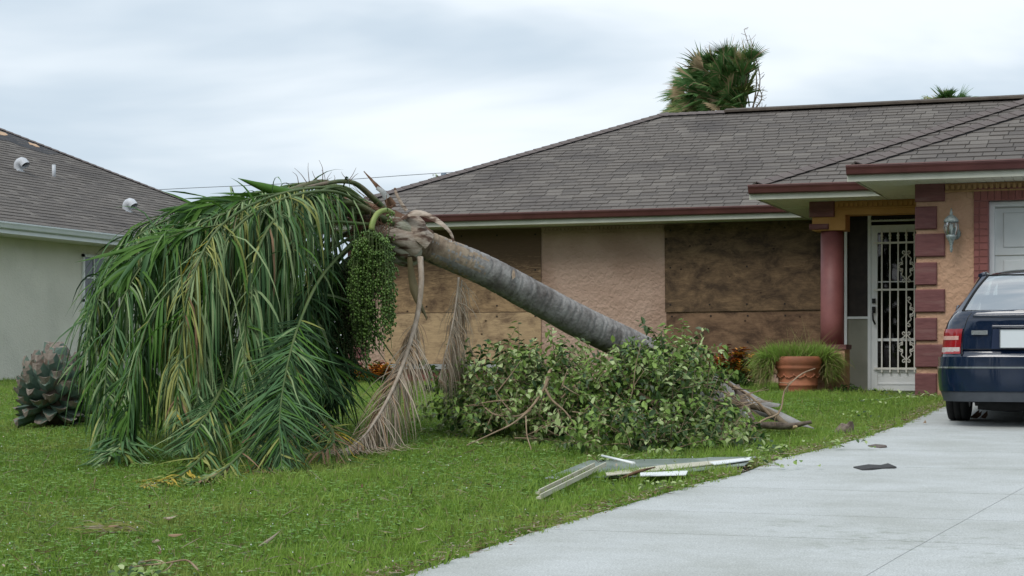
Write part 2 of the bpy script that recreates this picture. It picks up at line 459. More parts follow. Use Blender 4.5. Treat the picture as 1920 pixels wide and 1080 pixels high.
def concrete_mat():
    m, t, n, lk = nodes_mat('driveway_concrete')
    o = n('ShaderNodeOutputMaterial'); b = n('ShaderNodeBsdfPrincipled', i_Roughness=.8)
    b.inputs['Specular IOR Level'].default_value = .25
    g = n('ShaderNodeNewGeometry')
    mp = n('ShaderNodeMapping'); mp.inputs['Scale'].default_value = (.8, 1.15, 1); mp.inputs['Rotation'].default_value = (0,0,rad(-14)); lk(g.outputs['Position'], mp.inputs['Vector'])
    a = n('ShaderNodeTexNoise', i_Scale=1.5, i_Detail=7.0, i_Roughness=.62); lk(mp.outputs[0], a.inputs['Vector'])
    c = n('ShaderNodeTexNoise', i_Scale=120.0, i_Detail=3.0); lk(g.outputs['Position'], c.inputs['Vector'])
    d = n('ShaderNodeTexNoise', i_Scale=.5, i_Detail=3.0); lk(mp.outputs[0], d.inputs['Vector'])
    r = n('ShaderNodeMapRange'); r.inputs['From Min'].default_value = .36; r.inputs['From Max'].default_value = .62; lk(a.outputs['Fac'], r.inputs['Value'])
    x = n('ShaderNodeMix', data_type='RGBA'); x.inputs['A'].default_value = (.395,.41,.39,1); x.inputs['B'].default_value = (.485,.505,.50,1); lk(r.outputs[0], x.inputs['Factor'])
    r4 = n('ShaderNodeMapRange'); r4.inputs['From Min'].default_value = .52; r4.inputs['From Max'].default_value = .72; lk(d.outputs['Fac'], r4.inputs['Value'])
    e_ = n('ShaderNodeTexNoise', i_Scale=7.0, i_Detail=8.0, i_Roughness=.75); lk(mp.outputs[0], e_.inputs['Vector'])
    r5 = n('ShaderNodeMapRange'); r5.inputs['From Min'].default_value = .50; r5.inputs['From Max'].default_value = .62; lk(e_.outputs['Fac'], r5.inputs['Value'])
    m5 = n('ShaderNodeMath', operation='MULTIPLY'); lk(r4.outputs[0], m5.inputs[0]); lk(r5.outputs[0], m5.inputs[1])
    x2 = n('ShaderNodeMix', data_type='RGBA'); x2.inputs['B'].default_value = (.30,.32,.285,1); lk(x.outputs['Result'], x2.inputs['A']); lk(m5.outputs[0], x2.inputs['Factor']); x = x2
    r2 = n('ShaderNodeMapRange'); r2.inputs['From Min'].default_value = .3; r2.inputs['From Max'].default_value = .7; r2.inputs['To Min'].default_value = .78; r2.inputs['To Max'].default_value = 1.25; lk(c.outputs['Fac'], r2.inputs['Value'])
    z = n('ShaderNodeMix', data_type='RGBA', blend_type='MULTIPLY'); z.inputs['Factor'].default_value = 1.0; lk(x.outputs['Result'], z.inputs['A']); lk(r2.outputs[0], z.inputs['B'])
    lk(z.outputs['Result'], b.inputs['Base Color'])
    bp = n('ShaderNodeBump', i_Strength=.35, i_Distance=.004); lk(c.outputs['Fac'], bp.inputs['Height']); lk(bp.outputs[0], b.inputs['Normal'])
    lk(b.outputs[0], o.inputs['Surface'])
    return m
m_soil = ground_mat(); m_conc = concrete_mat()
m_joint = mat('joint_dark', (.2,.2,.185), rough=.95)

# ---------------------------------------------------------------- ground and driveway
edge_px = [(640,1130),(700,1104),(780,1078),(850,1054),(980,1008.5),(1088,976),(1224,935.5),(1318,908),(1386,893),(1413,883),(1454,865),(1521,850),(1563,839),(1600,829),(1700,796),(1745,775),(1757,757)]
edge = [GP(x, y) for x, y in edge_px]
gx = XY(1757, 21.2)
edge[-1] = Vector((edge[-2].x + .06, 20.6, 0)); edge.append(Vector((edge[-1].x + .02, 21.2, 0)))
edge = [Vector((e.x, e.y, 0)) for e in edge]
edge.insert(0, Vector((edge[0].x - 1.0, 3.5, 0)))
def edge_x(y):
    if y <= edge[0].y: return edge[0].x
    for a, b in zip(edge, edge[1:]):
        if y <= b.y:
            return a.x + (b.x - a.x) * (y - a.y) / max(1e-6, b.y - a.y)
    return edge[-1].x
def ndr(x, y):
    return (noise.noise(Vector((x*.9, y*.9, 3))) * .5 + noise.noise(Vector((x*2.7, y*2.7, 9))) * .25) * .035
ys = [-60, -20, 0, 2] + [2 + .25*i for i in range(1, 101)] + [28, 29, 30, 32, 35, 40, 50, 80, 150, 400, 1500]
xs = [-600, -200, -60, -30] + [-22 + .5*i for i in range(0, 73)] + [20, 40, 80, 200, 600]
mb = MB()
mb.grid([[Vector((x, y, G(x, y) + (ndr(x, y)*(1 if edge_x(y) - x > .3 else .0) if -22 < x < 14 and 2 < y < 27 else 0) - (.03 if x > edge_x(y) - .02 and 2 < y < 21.3 else 0))) for x in xs] for y in ys])
tag(mb.build('ground', m_soil), kind='structure')
# driveway: slabs cut by saw joints
XM0 = GP(1640, 1075); XM1 = GP(1908, 924)
jy = [3.0] + [GP(1400, y).y for y in (1009, 966, 918, 873, 842)]
a = jy[-1]
while a < 20.6:
    a += 1.9
    if a < 20.9: jy.append(a)
jy.append(21.2)
drv = thing('driveway', (1, 12, -.3), None, None)
tag(drv, kind='structure')
for k in ('label', 'category'):
    if k in drv: del drv[k]
for y0, y1 in zip(jy, jy[1:]):
    n_ = max(2, int((y1-y0)/.2))
    for seg in (0, 1):
        rows = []
        for i in range(n_+1):
            y = y0 + .005 + (y1-y0-.010)*i/n_
            xm = XM0.x + (XM1.x - XM0.x)*(y - XM0.y)/(XM1.y - XM0.y)
            x0, x1 = (edge_x(y), xm - .002) if seg == 0 else (xm + .002, 7.5)
            rows.append([Vector((x0 + (x1-x0)*j/8, y, G(0, y) + .012)) for j in range(9)])
        mb = MB(); mb.grid(rows)
        # slab edges
        for r_ in (rows[0], rows[-1]):
            mb.grid([r_, [p - Vector((0,0,.08)) for p in r_]], smooth=False)
        for j in (0, -1):
            c_ = [r_[j] for r_ in rows]
            mb.grid([c_, [p - Vector((0,0,.08)) for p in c_]], smooth=False)
        mb.build('concrete_slab', m_conc, drv)
mb = MB()
mb.grid([[Vector((x, y, G(0, y) + .004)) for x in (edge_x(y)+.03, 7.45)] for y in [3 + .3*i for i in range(61)]])
mb.build('slab_bed', m_joint, drv)
# porch slab / walkway
mb = MB()
mb.box(-4.55, -1.9, 22.2, 24.6, -.3, -.005); mb.box(-3.2, -1.72, 21.3, 22.2, -.3, -.022)
tag(mb.build('porch_slab', mat('porch_concrete', (.34,.32,.30), (.42,.40,.38), scale=12, rough=.85)), kind='structure')
# street
mb = MB(); mb.grid([[Vector((x, y, G(0, y)+.01)) for x in (-200, 200)] for y in (-12, -2.5)])
tag(mb.build('street', mat('asphalt', (.045,.045,.048), (.06,.06,.06), scale=50, rough=.9)), kind='structure')

# ---------------------------------------------------------------- shingles
def tab_mesh(k, wdt, ex, name='shingle'):
    mb = MB(); b_ = (.017,.013,.009,.015,.010)[k]
    # local: x along eave, y up slope, z normal; origin lower-left
    v = [(0,0,b_),(wdt,0,b_),(wdt,ex+.03,.001),(0,ex+.03,.001),(0,0,-.002),(wdt,0,-.002)]
    i = 0
    mb.v = list(v); mb.f = [(0,1,2,3),(4,5,1,0),(0,3,4),(1,5,2)]; mb.m = [0]*4; mb.sm = [False]*4
    return mb.mesh(name, shing[k])
WS = (.20, .23, .255, .28)
EX = .158
tabs = {}
def shingle_plane(parent, o, u, v, umin, umax, vmax, limit_objs, key, skip=None):
    """o: eave origin; u,v unit vectors (along eave / up slope); umin(v), umax(v) limits."""
    n_ = u.cross(v).normalized()
    cells = []
    row = 0; vv = 0.0
    while vv < vmax:
        x = umin(vv) - R.uniform(0, .3)
        while x < umax(vv):
            wi = R.randrange(4); wd = WS[wi]
            ki = R.choices(range(5), (4, 3, 1.6, 4, 1.3))[0]
            c = o + u*(x + wd/2) + v*(vv + EX/2)
            inside = x >= max(umin(vv), umin(vv+EX)) and x + wd <= min(umax(vv), umax(vv+EX))
            if not (skip and skip(c)):
                cells.append((key(c), inside, x, vv, wi, ki))
            x += wd + .009
        vv += EX; row += 1
    cells.sort(key=lambda q: q[0])
    rot = Matrix((u, v, n_)).transposed().to_euler()
    off = wl(parent)
    cnt = 0; mb = MB()
    for kk, inside, x, vy, wi, ki in cells:
        wd = WS[wi]
        if inside and cnt < limit_objs:
            if (wi, ki) not in tabs: tabs[(wi, ki)] = tab_mesh(ki, wd, EX)
            ob = bpy.data.objects.new('shingle', tabs[(wi, ki)])
            COL.objects.link(ob); ob.parent = parent
            ob.location = o + u*x + v*vy + n_*.004 - off
            ob.rotation_euler = rot
            cnt += 1
        else:
            def cl(xx, yy): return min(max(xx, umin(yy)), umax(yy))
            y2 = min(vy + EX + .03, vmax + .03)
            a0, a1 = cl(x, vy), cl(x+wd, vy); b0, b1 = cl(x, y2), cl(x+wd, y2)
            if a1 - a0 < .01 and b1 - b0 < .01: continue
            q = lambda xx, yy, zz: o + u*xx + v*yy + n_*(zz + .004)
            bt = (.017,.013,.009,.015,.010)[ki]; pts = [q(a0,vy,bt), q(a1,vy,bt), q(b1,y2,.001), q(b0,y2,.001), q(a0,vy,-.002), q(a1,vy,-.002)]
            i = len(mb.v); mb.v += [tuple(p) for p in pts]
            mb.f += [(i,i+1,i+2,i+3),(i+4,i+5,i+1,i),(i,i+3,i+4),(i+1,i+5,i+2)]; mb.m += [ki]*4; mb.sm += [False]*4
    return mb
def hip_solid(mb, x0, x1, y0, y1, z, p, ridge_dir):
    h = (min(x1-x0, y1-y0))/2
    if ridge_dir == 'x':
        ra, rb = Vector((x0+h, (y0+y1)/2, z+p*h)), Vector((x1-h, (y0+y1)/2, z+p*h))
        c = [Vector((x0,y0,z)), Vector((x1,y0,z)), Vector((x1,y1,z)), Vector((x0,y1,z))]
        mb.face([c[0], c[1], rb, ra]); mb.face([c[1], c[2], rb]); mb.face([c[2], c[3], ra, rb]); mb.face([c[3], c[0], ra])
    else:
        ra, rb = Vector(((x0+x1)/2, y0+h, z+p*h)), Vector(((x0+x1)/2, y1-h, z+p*h))
        c = [Vector((x0,y0,z)), Vector((x1,y0,z)), Vector((x1,y1,z)), Vector((x0,y1,z))]
        mb.face([c[0], c[1], ra]); mb.face([c[1], c[2], rb, ra]); mb.face([c[2], c[3], rb]); mb.face([c[3], c[0], ra, rb])
    return ra, rb
def hip_caps(parent, a, b, n_w=.145, name='hip_cap'):
    a = Vector(a); b = Vector(b); d = (b-a); L = d.length; d.normalize()
    side = Vector((d.y, -d.x, 0)).normalized()
    up = side.cross(d)
    if up.z < 0: up = -up
    k = 0.0
    off = wl(parent)
    mb = MB()
    ll = .2
    v = []
    base = Vector((0,0,0))
    droop = .36 if abs(d.z) > .05 else .43
    pr = [(-1, -droop), (-.5, -droop*.45), (0, 0), (.5, -droop*.45), (1, -droop)]
    rows = []
    for t, h in ((0, .012), (ll, .002)):
        rows.append([d*t + side*(s*n_w) + up*(q*n_w + h) for s, q in pr])
    rows.insert(0, [p - up*.014 for p in rows[0]])
    mb.grid(rows, smooth=False)
    me = mb.mesh(name, m_hipcap)
    while k < L - .05:
        o = bpy.data.objects.new(name, me); COL.objects.link(o); o.parent = parent
        o.location = a + d*k + up*.045 - off
        k += .165
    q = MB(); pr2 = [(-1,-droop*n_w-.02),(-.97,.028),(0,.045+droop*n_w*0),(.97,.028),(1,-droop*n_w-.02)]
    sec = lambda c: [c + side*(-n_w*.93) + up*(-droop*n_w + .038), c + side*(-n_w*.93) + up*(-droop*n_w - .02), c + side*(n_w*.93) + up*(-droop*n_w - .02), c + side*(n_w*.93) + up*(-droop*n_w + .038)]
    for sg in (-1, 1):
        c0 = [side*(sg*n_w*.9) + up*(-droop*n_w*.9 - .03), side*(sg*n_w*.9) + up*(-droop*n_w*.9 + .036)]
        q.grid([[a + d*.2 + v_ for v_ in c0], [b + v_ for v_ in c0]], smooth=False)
    q.build('hip_shadow_strip' if name == 'hip_cap' else 'ridge_shadow_strip', m_black, parent)  # black strips added as a painted shadow line under the cap edges

# ---------------------------------------------------------------- the house
EZ = 2.62        # eave height
PM = .43
HX0, HY0, HY1 = -12.9, 25.65, 34.89
PX0, PYE = -4.925, 22.6
GX0, GYE = -3.364, 20.65
house = thing('boarded_house', (-6, 28, 0), 'single storey peach stucco house with brown shingle roof, maroon quoins and plywood over its windows', 'house')
mb = MB()
r0, r1 = hip_solid(mb, HX0, 7.5, HY0, HY1, EZ, PM, 'x')
_, _ = hip_solid(mb, PX0, 3.4, PYE, 31.5, EZ + .002, PM, 'y')
g0, g1 = hip_solid(mb, GX0, 4.0, GYE, 30.0, EZ + .004, PM, 'y')
roof = mb.build('roof', m_roofbase, house)
SL = math.sqrt(1 + PM*PM)
vv_ = Vector((0, 1, PM)).normalized(); uu_ = Vector((1, 0, 0))
def pkey(c): return depth(c)
# main front plane
Dm = 4.62
allmb = MB()
def add_mb(a, b):
    i = len(a.v); a.v += b.v; a.f += [tuple(i+k for k in f) for f in b.f]; a.m += b.m; a.sm += b.sm
def hid_main(c):
    # under the porch / garage roofs
    zp = EZ + PM*min(c.x-PX0, c.y-PYE, 3.4-c.x); zg = EZ + PM*min(c.x-GX0, c.y-GYE, 4.0-c.x)
    return max(zp, zg) > c.z + .05
def hid_porch(c):
    zg = EZ + PM*min(c.x-GX0, c.y-GYE, 4.0-c.x); zm = EZ + PM*(c.y-HY0)
    return max(zg, zm) > c.z + .05
add_mb(allmb, shingle_plane(roof, Vector((GX0, GYE-.03, EZ+.008-.03*PM)), uu_, vv_, lambda v: v/SL, lambda v: 7.364 - v/SL, 3.66*SL, 120, pkey))
add_mb(allmb, shingle_plane(roof, Vector((PX0, PYE-.03, EZ+.006-.03*PM)), uu_, vv_, lambda v: v/SL, lambda v: 8.325 - v/SL, 4.14*SL, 60, pkey, hid_porch))
add_mb(allmb, shingle_plane(roof, Vector((HX0, HY0-.03, EZ+.004-.03*PM)), uu_, vv_, lambda v: v/SL, lambda v: 15.4, Dm*SL, 120, pkey, hid_main))
# left slopes (seen when stepping aside)
um = Vector((0, -1, 0)); vm = Vector((1, 0, PM)).normalized()
add_mb(allmb, shingle_plane(roof, Vector((HX0-.03, HY1, EZ+.004)), um, vm, lambda v: v/SL, lambda v: 9.24 - v/SL, Dm*SL, 0, pkey))
add_mb(allmb, shingle_plane(roof, Vector((PX0-.03, 30, EZ+.006)), um, vm, lambda v: 0, lambda v: 30-PYE - v/SL, 4.1*SL, 0, pkey, hid_porch))
add_mb(allmb, shingle_plane(roof, Vector((GX0-.03, 28, EZ+.008)), um, vm, lambda v: 0, lambda v: 28-GYE - v/SL, 3.6*SL, 0, pkey, hid_main and (lambda c: False)))
allmb.build('shingle', shing, roof, kind='stuff')
up_ = Vector((0,0,.014))
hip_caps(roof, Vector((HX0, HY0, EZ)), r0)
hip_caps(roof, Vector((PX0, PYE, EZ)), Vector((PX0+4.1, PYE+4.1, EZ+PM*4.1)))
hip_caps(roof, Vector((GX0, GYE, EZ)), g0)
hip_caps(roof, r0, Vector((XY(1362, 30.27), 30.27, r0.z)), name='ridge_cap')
mb = MB()
vx0 = XY(1362, 30.27)
mb.extr([(-.16,-.03),(-.16,.005),(0,.05),(.16,.005),(.16,-.03)], (vx0, 30.27, r0.z+.03), (3.0, 30.27, r0.z+.03))
mb.build('ridge_vent', m_vent, roof)

# walls
WZ = 2.46
wall = MB()
X_CL = -12.3            # left corner
GXL = XY(1718, 21.25)   # garage left corner
wall.box(X_CL, -4.36, 26.25, 34.2, -.3, WZ)
wobj = wall.build('wall', m_stucco, house)
mb = MB()
# garage front wall with door opening, and left return
sx0 = XY(1826, 21.25); sx1 = XY(1853, 21.25); dxr = 2.9
mb.box(GXL, sx0, 21.25, 21.47, -.3, WZ)
mb.box(sx0, dxr+.3, 21.25, 21.47, ZY(1840, 352, 21.25), WZ)
mb.box(dxr+.3, 3.5, 21.25, 21.47, -.3, WZ)
mb.box(GXL, GXL+.2, 21.47, 26.2, -.3, WZ)
garage = mb.build('garage_wall', m_stucco2, house)
mb = MB(); mb.box(3.3, 3.5, 21.47, 26.2, -.3, WZ); mb.box(-4.3, 3.5, 26.2, 34.2, -.3, WZ - .01)
mb.build('rear_wall', m_stucco, house)
# porch back wall (dark interior behind the screen)
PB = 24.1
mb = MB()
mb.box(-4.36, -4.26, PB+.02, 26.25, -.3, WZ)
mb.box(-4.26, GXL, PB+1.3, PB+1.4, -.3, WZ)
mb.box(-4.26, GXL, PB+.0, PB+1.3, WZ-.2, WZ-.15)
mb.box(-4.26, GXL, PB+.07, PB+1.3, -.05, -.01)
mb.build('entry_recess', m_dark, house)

# gutter + fascia + soffit
gprof = [(0, 0), (.115, 0), (.115, -.022), (.098, -.05), (.08, -.095), (.06, -.108), (0, -.108)]
lip = [(.110, .004), (.122, .004), (.122, -.008), (.110, -.008)]
fprof = [(0, -.108), (.018, -.108), (.018, -.178), (0, -.178)]
def eave(p0, p1, endcap=False):
    g = MB(); g.extr(gprof, p0, p1); go = g.build('gutter', m_gut, house)
    l_ = MB(); l_.extr(lip, p0, p1); l_.build('gutter_lip_highlight', m_gut_highlight, go)
    f = MB(); f.extr(fprof, p0, p1); f.build('fascia_board', m_fas, house)
for (xa, xb, ye) in ((HX0-.1, PX0+1.2, HY0), (PX0-.1, GX0+1.0, PYE), (GX0-.1, 4.0, GYE)):
    eave((xa, ye, EZ), (xb, ye, EZ))
def rake_x(x, ya, yb):   # eaves running along Y facing -X
    f = MB(); f.extr([(0, -.0), (.018, -.0), (.018, -.178), (0, -.178)], (x, yb, EZ), (x, ya, EZ)); f.build('fascia_board', m_fas, house)
rake_x(HX0, HY0+.002, HY1); rake_x(PX0, PYE+.002, 26.2); rake_x(GX0, GYE+.002, 24.5)
def soffit(x0, x1, y0, y1, along, z):
    # vinyl strips
    s_ = MB(); st = .105; L = (x1-x0) if along == 'y' else (y1-y0); k = 0
    a = (x0 if along == 'y' else y0)
    while a < (x1 if along == 'y' else y1) - .02:
        b = min(a + st - .006, x1 if along == 'y' else y1)
        if along == 'y': s_.box(a, b, y0, y1, z, z+.01)
        else: s_.box(x0, x1, a, b, z, z+.01)
        a += st
    s_.build('soffit', m_soff, house)
soffit(HX0+.02, PX0+.6, HY0+.01, 26.25, 'y', WZ-.012)
soffit(PX0+.02, GX0+.6, PYE+.01, 24.05, 'y', WZ-.014)
soffit(GX0+.02, 3.9, GYE+.01, 21.25, 'y', WZ-.016)
soffit(GX0+.02, GXL, 21.25, 22.59, 'x', WZ-.018)
soffit(PX0+.02, -4.37, 24.05, 26.24, 'x', WZ-.02)
m_friez = mat('frieze_paint', (.36,.215,.10), (.42,.26,.13), scale=4, rough=.85)
# frieze with dentils
def frieze(x0, x1, y, z, m, h=.09, step=.062, d=.03):
    f = MB(); f.box(x0, x1, y-.012, y+.0, z-h, z-.002); fo = f.build('frieze', m, house)
    q = MB(); a = x0 + .01
    while a < x1-.04:
        q.box(a, a+step*.55, y-.012-d, y-.012, z-h+.03, z-.02); a += step
    q.box(x0, x1, y-.03, y-.012, z-h, z-h+.018)
    tag(q.build('dentil', m, fo), kind='stuff')
frieze(XY(1772, 21.25), 3.4, 21.25, WZ-.02, m_friez, h=.10)
frieze(XY(1018, 26.25), XY(1246, 26.25), 26.25, WZ-.02, m_stucco, h=.08)
BYF = 23.2
zb0 = ZY(1600, 402, BYF)          # beam underside
mb = MB(); mb.box(XY(1523, BYF), GXL, BYF, BYF+.3, zb0, WZ-.0)
mb.box(XY(1523, BYF), XY(1585, BYF), BYF-.004, BYF+.35, ZY(1550, 432, BYF), zb0+.001)
mb.build('porch_beam', m_beam, house)
mb = MB(); mb.box(XY(1523, BYF), XY(1523, BYF)+.3, BYF+.35, 26.2, zb0, WZ); mb.build('porch_beam', m_beam, house)
frieze(XY(1566, BYF), GXL, BYF, WZ-.02, m_beam, h=.10)
mb = MB(); mb.box(XY(1587, PB), GXL, PB-.03, PB+.02, ZY(1600,404,PB), ZY(1600,399,PB)); mb.build('door_head_trim', m_white, house)
# quoins
def quoin(px0, px1, py0, py1, Y, par, m=m_quoin, ret=None, th=.035):
    q = MB(); x0, x1 = XY(px0, Y), XY(px1, Y)
    q.bbox(x0-.012, x1, Y-th, Y+(ret or 0)-.001 if ret else Y, ZY(px0, py1, Y), ZY(px0, py0, Y), b=.012)
    q.build('quoin_block', m, par)
rows = [(1772,339,379),(1757,388,430.6),(1772,439,482),(1757,492.6,535),(1772,543,586),(1757,596,639),(1772,646,689),(1757,700,744)]
for px1, a, b in rows: quoin(1718, px1, a, b, 21.25, garage)
quoin(1519.5, 1565, 374.5, 408, BYF, house); quoin(1519.5, 1554, 420.5, 431, BYF, house)
# left corner quoins of the house
z = .12; k = 0
while z < 2.3:
    q = MB(); wd = .30 if k % 2 else .22
    q.bbox(X_CL-.03, X_CL+wd, 26.215, 26.4, z, z+.25, b=.012); q.build('quoin_block', m_quoin, house); z += .31; k += 1
# brick surround of garage door
br = MB(); br.box(sx0+.002, sx1, 21.235, 21.26, -.2, ZY(1840,352,21.25)); br.box(sx1, dxr+.3, 21.235, 21.26, ZY(1840,377,21.25), ZY(1840,352,21.25))
br.box(sx1-.02, sx1+.0, 21.26, 21.44, -.2, ZY(1840,377,21.25))
bo = br.build('brick_surround', m_mortar, garage)
bw = sx1 - sx0
z = ZY(1840,377,21.25); k = 0
bh = .0795
def brick_mesh(w_, h_, d_=.012):
    b_ = MB(); b_.bbox(0, w_, 0, d_, 0, h_, b=.003); return b_.mesh('brick', m_brick)
bmesh_l = brick_mesh(bw*.60-.006, bh-.007); bmesh_s = brick_mesh(bw*.38-.004, bh-.007); bmesh_t = brick_mesh(bw*.46-.003, ZY(1840,352,21.25)-z-.006)
offb = wl(bo)
def put(me, x, y, zz, par, off):
    o = bpy.data.objects.new('brick', me); COL.objects.link(o); o.parent = par; o.location = Vector((x, y, zz)) - off
while z > -.1:
    z -= bh
    if k % 2 == 0: put(bmesh_s, sx0+.003, 21.224, z, bo, offb); put(bmesh_l, sx0+.003+bw*.39, 21.224, z, bo, offb)
    else: put(bmesh_s, sx0+.003, 21.224, z, bo, offb); put(bmesh_l, sx0+.003+bw*.39, 21.224, z, bo, offb)
    k += 1
x = sx0 + .003
while x < dxr + .2:
    put(bmesh_t, x, 21.224, ZY(1840,377,21.25)+.003, bo, offb); x += bw*.46+.003
# garage door
gz1 = ZY(1870, 379, 21.4)
gd = MB(); gd.box(sx1, dxr+.3, 21.42, 21.47, -.1, gz1+.1)
gdo = gd.build('garage_door', m_garage, house)
t_ = MB(); t_.box(sx1+.001, sx1+.055, 21.38, 21.42, -.05, gz1); t_.box(sx1+.055, dxr, 21.38, 21.42, gz1-.05, gz1); t_.build('door_frame', m_white, gdo)
for i in range(4):
    z0 = .0 + i*(gz1-.05)/4
    for j in range(4):
        x0 = sx1+.09 + j*1.17
        q = MB(); q.bbox(x0+.06, x0+1.09, 21.405, 21.42, z0+.07, z0+(gz1-.05)/4-.07, b=.012); q.build('door_panel', m_garage, gdo)
    q = MB(); q.box(sx1+.06, dxr, 21.412, 21.42, z0+(gz1-.05)/4-.02, z0+(gz1-.05)/4-.012); q.build('panel_seam', m_grey, gdo)
# plywood
def ply(pxa, pxb, za, zb_, m, label, tilt=0, Y=26.25, th=.018):
    xa, xb = XY(pxa, Y), XY(pxb, Y)
    mb = MB(); c = Vector(((xa+xb)/2, Y-th/2-.001, (za+zb_)/2)); hx, hz = (xb-xa)/2, (zb_-za)/2
    ct, s_ = math.cos(tilt), math.sin(tilt)
    mb.obox(c, Vector((hx*ct, 0, hx*s_)), Vector((0, th/2, 0)), Vector((-hz*s_, 0, hz*ct)))
    o = mb.build('plywood_sheet', m, house, label=label)
    sw = MB()
    for fx in (-.93, -.45, .0, .45, .93):
        for fz in (-.85, 0, .85):
            if fz == 0 and fx in (-.45, .45): continue
            p = c + Vector((hx*fx, -th/2, hz*fz))
            sw.box(p.x-.012, p.x+.012, p.y-.006, p.y+.001, p.z-.012, p.z+.012)
    tag(sw.build('screw', m_dark, o), kind='stuff')
zsl = ZY(870, 586, 26.25)
ply(722, 1015, zsl+.004, 2.43, m_ply[0], 'upper left plywood sheet darkened by damp at its top')
ply(722, 1015, ZY(870, 682, 26.25), zsl-.006, m_ply[1], 'lower left plywood sheet, pale tan')
zsr = ZY(1390, 583, 26.25)
ply(1247, 1560, zsr+.0, 2.44, m_ply[2], 'upper right dark brown plywood sheet', rad(.45), Y=26.23)
ply(1250, 1560, .22, zsr-.004, m_ply[3], 'lower right dark brown plywood sheet')
# sill and brick base course
mb = MB(); mb.box(XY(730, 26.25), XY(940, 26.25), 26.15, 26.25, ZY(870,692,26.2), ZY(870,682.3,26.2)-.006); mb.build('window_sill', m_sill, house)
mb = MB(); xa, xb = XY(728, 26.25), XY(972, 26.25); mb.box(xa, xb, 26.235, 26.25, .0, ZY(870,682.5,26.25)-.006)
bb = mb.build('brick_base', m_mortar, house)
off2 = wl(bb)
for r_ in range(5):
    zt = ZY(870,692,26.22) if r_ == 0 else zt - .155
    if zt < .0: break
    b_ = MB(); b_.bbox(0, .19, 0, .012, 0, .148, b=.003); me = b_.mesh('brick', m_brick)
    x = xa + (0 if r_ % 2 else -.0)
    while x < xb - .18:
        put(me, x, 26.223, zt - .152, bb, off2); x += .196
b_ = MB(); b_.bbox(0, .19, 0, .012, 0, .07, b=.003); me = b_.mesh('brick', m_brick); put(me, XY(941,26.25), 26.223, ZY(870,691,26.22), bb, off2)
# column
cx, cy = XY(1561, BYF+.2), BYF+.18
zc1 = ZY(1560, 432, BYF); zc0 = ZY(1560, 646, BYF-.1)
mb = MB(); mb.lathe((cx, cy, 0), [(0, zc0), (.152, zc0), (.150, zc0+.3), (.146, zc1), (0, zc1)], n=40)
mb.build('column', m_col, house)
mb = MB(); mb.box(cx-.22, cx+.215, cy-.23, cy+.2, zc0-.06, zc0, 0); mb.build('plinth_cap', m_quoin, house)
mb = MB(); mb.box(cx-.20, cx+.195, cy-.21, cy+.18, -.15, zc0-.06); mb.build('column_plinth', m_stucco2, house)
# sidelight + frame, door
PB2 = PB
def fr(x0, x1, y0, y1, z0, z1, name='frame_post', m=m_white, par=None):
    q = MB(); q.box(x0, x1, y0, y1, z0, z1); return q.build(name, m, par or house)
zt = ZY(1600, 404, PB)
xs0, xs1 = XY(1583, PB), XY(1588, PB)
side_ = fr(XY(1588,PB), XY(1627,PB), PB+.03, PB+.034, ZY(1600,594,PB), zt-.01, 'side_screen', m_screen)
fr(xs0, xs1, PB, PB+.05, -.01, zt-.004, 'frame_post')
fr(XY(1588,PB)+.002, XY(1627,PB), PB+.005, PB+.045, ZY(1600,598,PB), ZY(1600,593.5,PB), 'frame_rail')
fr(XY(1588,PB)+.001, XY(1627,PB)+.0, PB+.02, PB+.035, -.005, ZY(1600,598,PB), 'kick_panel', m_grey)
fr(XY(1627,PB)+.001, XY(1633,PB), PB-.01, PB+.05, -.01, zt-.004, 'frame_post')
fr(xs0-.02, xs0+.012, PB-.045, PB-.03, ZY(1583,430,PB), zt, 'frame_bracket')
fr(XY(1579,PB), XY(1584,PB), BYF+.4, BYF+.42, ZY(1583,556,PB), ZY(1583,545,PB), 'hinge', m_brass)
dz0, dz1 = -.002, ZY(1670,422,PB)
dx0 = XY(1633.5, PB); dx1 = dx0 + .93
fr(dx0, dx1, PB+.0, PB+.04, dz1+.05, dz1+.085, 'frame_rail')
# door leaf
dr = bpy.data.objects.new('security_door', None)
frame = MB(); wst = .085
ff = lambda a, b, c, d: frame.box(a, b, PB-.02, PB+.015, c, d)
zk = ZY(1670, 694, PB)
ff(dx0+.003, dx0+wst, dz0+.015, dz1); ff(dx1-wst, dx1-.003, dz0+.015, dz1)
ff(dx0+wst, dx1-wst, dz1-.095, dz1-.0); ff(dx0+wst, dx1-wst, dz0+.016, dz0+.08)
frame.box(dx0+wst, dx1-wst, PB-.005, PB+.01, dz0+.08, zk+.01)
frame.box(dx0+wst, dx1-wst, PB-.018, PB-.005, dz0+.095, dz0+.11); frame.box(dx0+wst+.0, dx1-wst, PB-.018, PB-.005, zk-.03, zk+.0)
door = frame.build('security_door', m_white, house)
pane = glass('storm_glass', (.6,.57,.55), mixf=.035); 
q = MB(); q.box(dx0+wst, dx1-wst, PB+.012, PB+.018, zk+.01, dz1-.095); q.build('glass_pane', pane, door)
for pyr in (455, 543, 691):
    zz = ZY(1680, pyr, PB-.04); q = MB(); q.box(XY(1638.5, PB-.04), dx1-.02, PB-.055, PB-.035, zz-.013, zz+.013); q.build('grille_rail', m_iron, door)
zz = ZY(1680, 637, PB); q = MB(); q.box(dx0+wst, dx1-wst, PB-.01, PB+.01, zz-.018, zz+.018); q.build('grille_rail', m_white, door)
zz = ZY(1680, 528, PB); q = MB(); q.box(dx0+wst, dx1-wst, PB-.0, PB+.01, zz-.008, zz+.008); q.build('grille_rail', m_white, door)
sp = (XY(1684,PB-.045) - XY(1653.5,PB-.045))/2
x = XY(1653.5, PB-.045); zt0 = ZY(1680, 694, PB-.04)
kk = 0
